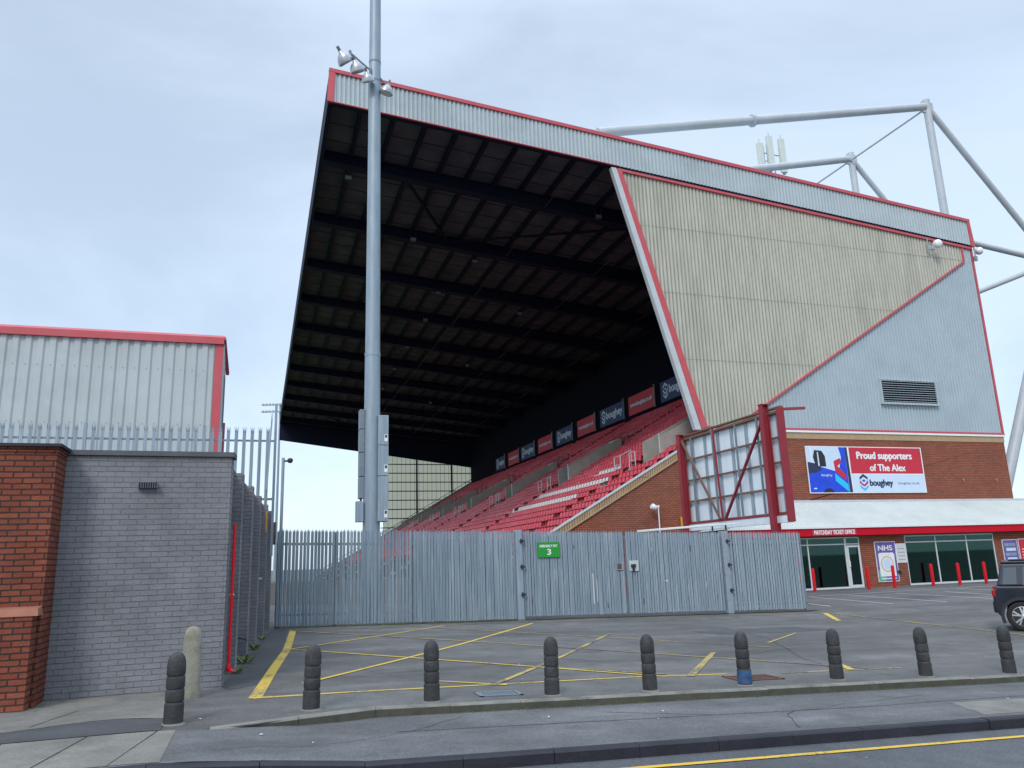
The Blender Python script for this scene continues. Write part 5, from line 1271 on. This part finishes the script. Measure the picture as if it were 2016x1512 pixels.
MB().box((RO-.025, 1.54, .78), (RO+.12, 1.82, 1.0)).build('tail_light', 'taillight', car, bevel=.03)
for cx in (0, WB):
    mb = MB(); n = 18
    for k in range(n):
        a0, a1 = math.pi*(-.12+1.24*k/n), math.pi*(-.12+1.24*(k+1)/n)
        P_ = lambda a, r, y: (cx+math.cos(a)*r, y, .34+math.sin(a)*r)
        mb.hexa([P_(a0, .385, -.025), P_(a1, .385, -.025), P_(a1, .385, .12), P_(a0, .385, .12)], [P_(a0, .46, -.025), P_(a1, .46, -.025), P_(a1, .46, .02), P_(a0, .46, .02)])
    mb.build('wheel_arch', 'blackplastic', car)
MB().box((.44, -.02, .27), (WB-.44, .06, .42)).build('sill', 'blackplastic', car, bevel=.02)
MB().box((.50, -.012, .86), (.68, .01, .89)).box((1.3, -.012, .86), (1.48, .01, .89)).build('door_handle', 'blackplastic', car, bevel=.008)
for cx in (0, WB):
    for yy, sgn in ((.02, 1), (1.78, -1)):
        wh = bpy.data.objects.new('wheel', None); C.objects.link(wh); wh.parent = car; wh.location = (cx, yy, .345)
        ax = Matrix.Rotation(R(90)*sgn, 3, 'X')
        MB().lathe([(.23, -.0), (.25, .01), (.325, .015), (.345, -.01), (.345, -.18), (.32, -.2), (.23, -.2)], ax=ax, n=36).build('tyre', 'tyre', wh)
        MB().lathe([(.228, .008), (.232, .0), (.215, -.02), (.205, -.12), (.01, -.13)], ax=ax, n=36).build('rim', 'blackplastic', wh)
        sp = MB(); s_ = -sgn
        for k in range(5):
            a = 2*math.pi*k/5+.3
            for da in (-.20, .20):
                p0 = Vector((math.cos(a)*.045, -.012*sgn, math.sin(a)*.045)); p1 = Vector((math.cos(a+da)*.222, -.004*sgn, math.sin(a+da)*.222))
                sp.beam(p0, p1, .034, .024, up=(0, 1, 0))
        sp.lathe([(.05, -.03), (.05, .012), (.03, .018)], ax=ax, n=16); sp.lathe([(.212, -.03), (.212, .006), (.23, .010), (.23, -.03)], ax=ax, n=36)
        sp.build('spokes', 'alloy', wh)

# ------------------------------------------------------------------ weeds and litter
def weed(x, y, s, lb, m='leaf'):
    mb = MB()
    for k in range(16):
        a = random.uniform(0, 2*math.pi); l = s*random.uniform(.5, 1); up = random.uniform(.2, .9)*s
        c = Vector((random.uniform(-.3, .3)*s, random.uniform(-.3, .3)*s, 0)); d = Vector((math.cos(a), math.sin(a), 0)); n_ = Vector((-d.y, d.x, 0))*s*.16
        mb.face([c, c+d*l*.5+Vector((0,0,up*.7))-n_, c+d*l+Vector((0,0,up)), c+d*l*.5+Vector((0,0,up*.7))+n_])
    return tag(mb.build('weed', m, loc=(x, y, g(x, y)+.003)), lb, 'plant', 'weeds along the foot of the grey wall')
for t, s, lb in ((3.1, .22, 'largest yellow green weed clump at the foot of the grey pilasters'), (1.7, .14, 'small weed nearest the red pipe at the wall foot'), (5.6, .16, 'weed between the third and fourth pilasters'), (7.9, .13, 'small far weed at the wall foot near the fence')):
    q = side(t, .04); weed(q.x, q.y, s, lb)
mb = MB()
for k in range(900):
    x = random.choice((random.uniform(2.6, 5), random.gauss(6, 1.2), random.gauss(9.5, 1), random.uniform(0, 14))); 
    if x < .3: continue
    y = kerbY(x)-.035-abs(random.gauss(0, .03)); z = g(x, y)-drop(x)+.002; h = random.uniform(.01, .035); a = random.uniform(-.02, .02)
    mb.face([(x-.004, y, z), (x+.004, y, z), (x+a, y-random.uniform(0, .015), z+h)])
tag(mb.build('kerb_grass', 'leaf_dry'), 'thin dry grass and moss growing along the forecourt kerb', 'grass', kind='stuff')
mb = MB()
for k in range(1400):
    x = random.uniform(.6, 14); y = 23.9+random.gauss(0, .06); z = g(x, y)+.003; h = random.uniform(.01, .05)
    if x > 8 and random.random() < .8: continue
    mb.face([(x-.006, y, z), (x+.006, y, z), (x+random.uniform(-.03, .03), y-random.uniform(0, .03), z+h)])
tag(mb.build('fence_grass', 'leaf'), 'thin green moss and grass along the foot of the palisade fence', 'grass', kind='stuff')
LT = [(3.4, 9.4), (4.6, 8.9), (4.9, 9.35), (3.9, 11.9), (2.2, 14.5), (6.0, 15.2), (-.55, 9.9), (.6, 8.7), (9.9, 8.8), (5.9, 7.0), (4.4, 13.6), (.1, 9.0)]
for i, (x, y) in enumerate(LT):
    z = g(x, y)-(drop(x) if y < kerbY(x) else 0)-(.22-drop(x) if y < 7.7 else 0)+.012
    a = random.uniform(0, 6); s = random.uniform(.012, .028); mb = MB(); c_, s_ = math.cos(a)*s, math.sin(a)*s
    mb.face([(c_, s_, 0), (-s_*.6, c_*.6, .006), (-c_, -s_, .002), (s_*.7, -c_*.7, .009)])
    tag(mb.build('litter', 'litter', loc=(x, y, z)), 'tiny scrap of white litter on the tarmac', 'litter', 'scraps of litter on the ground')
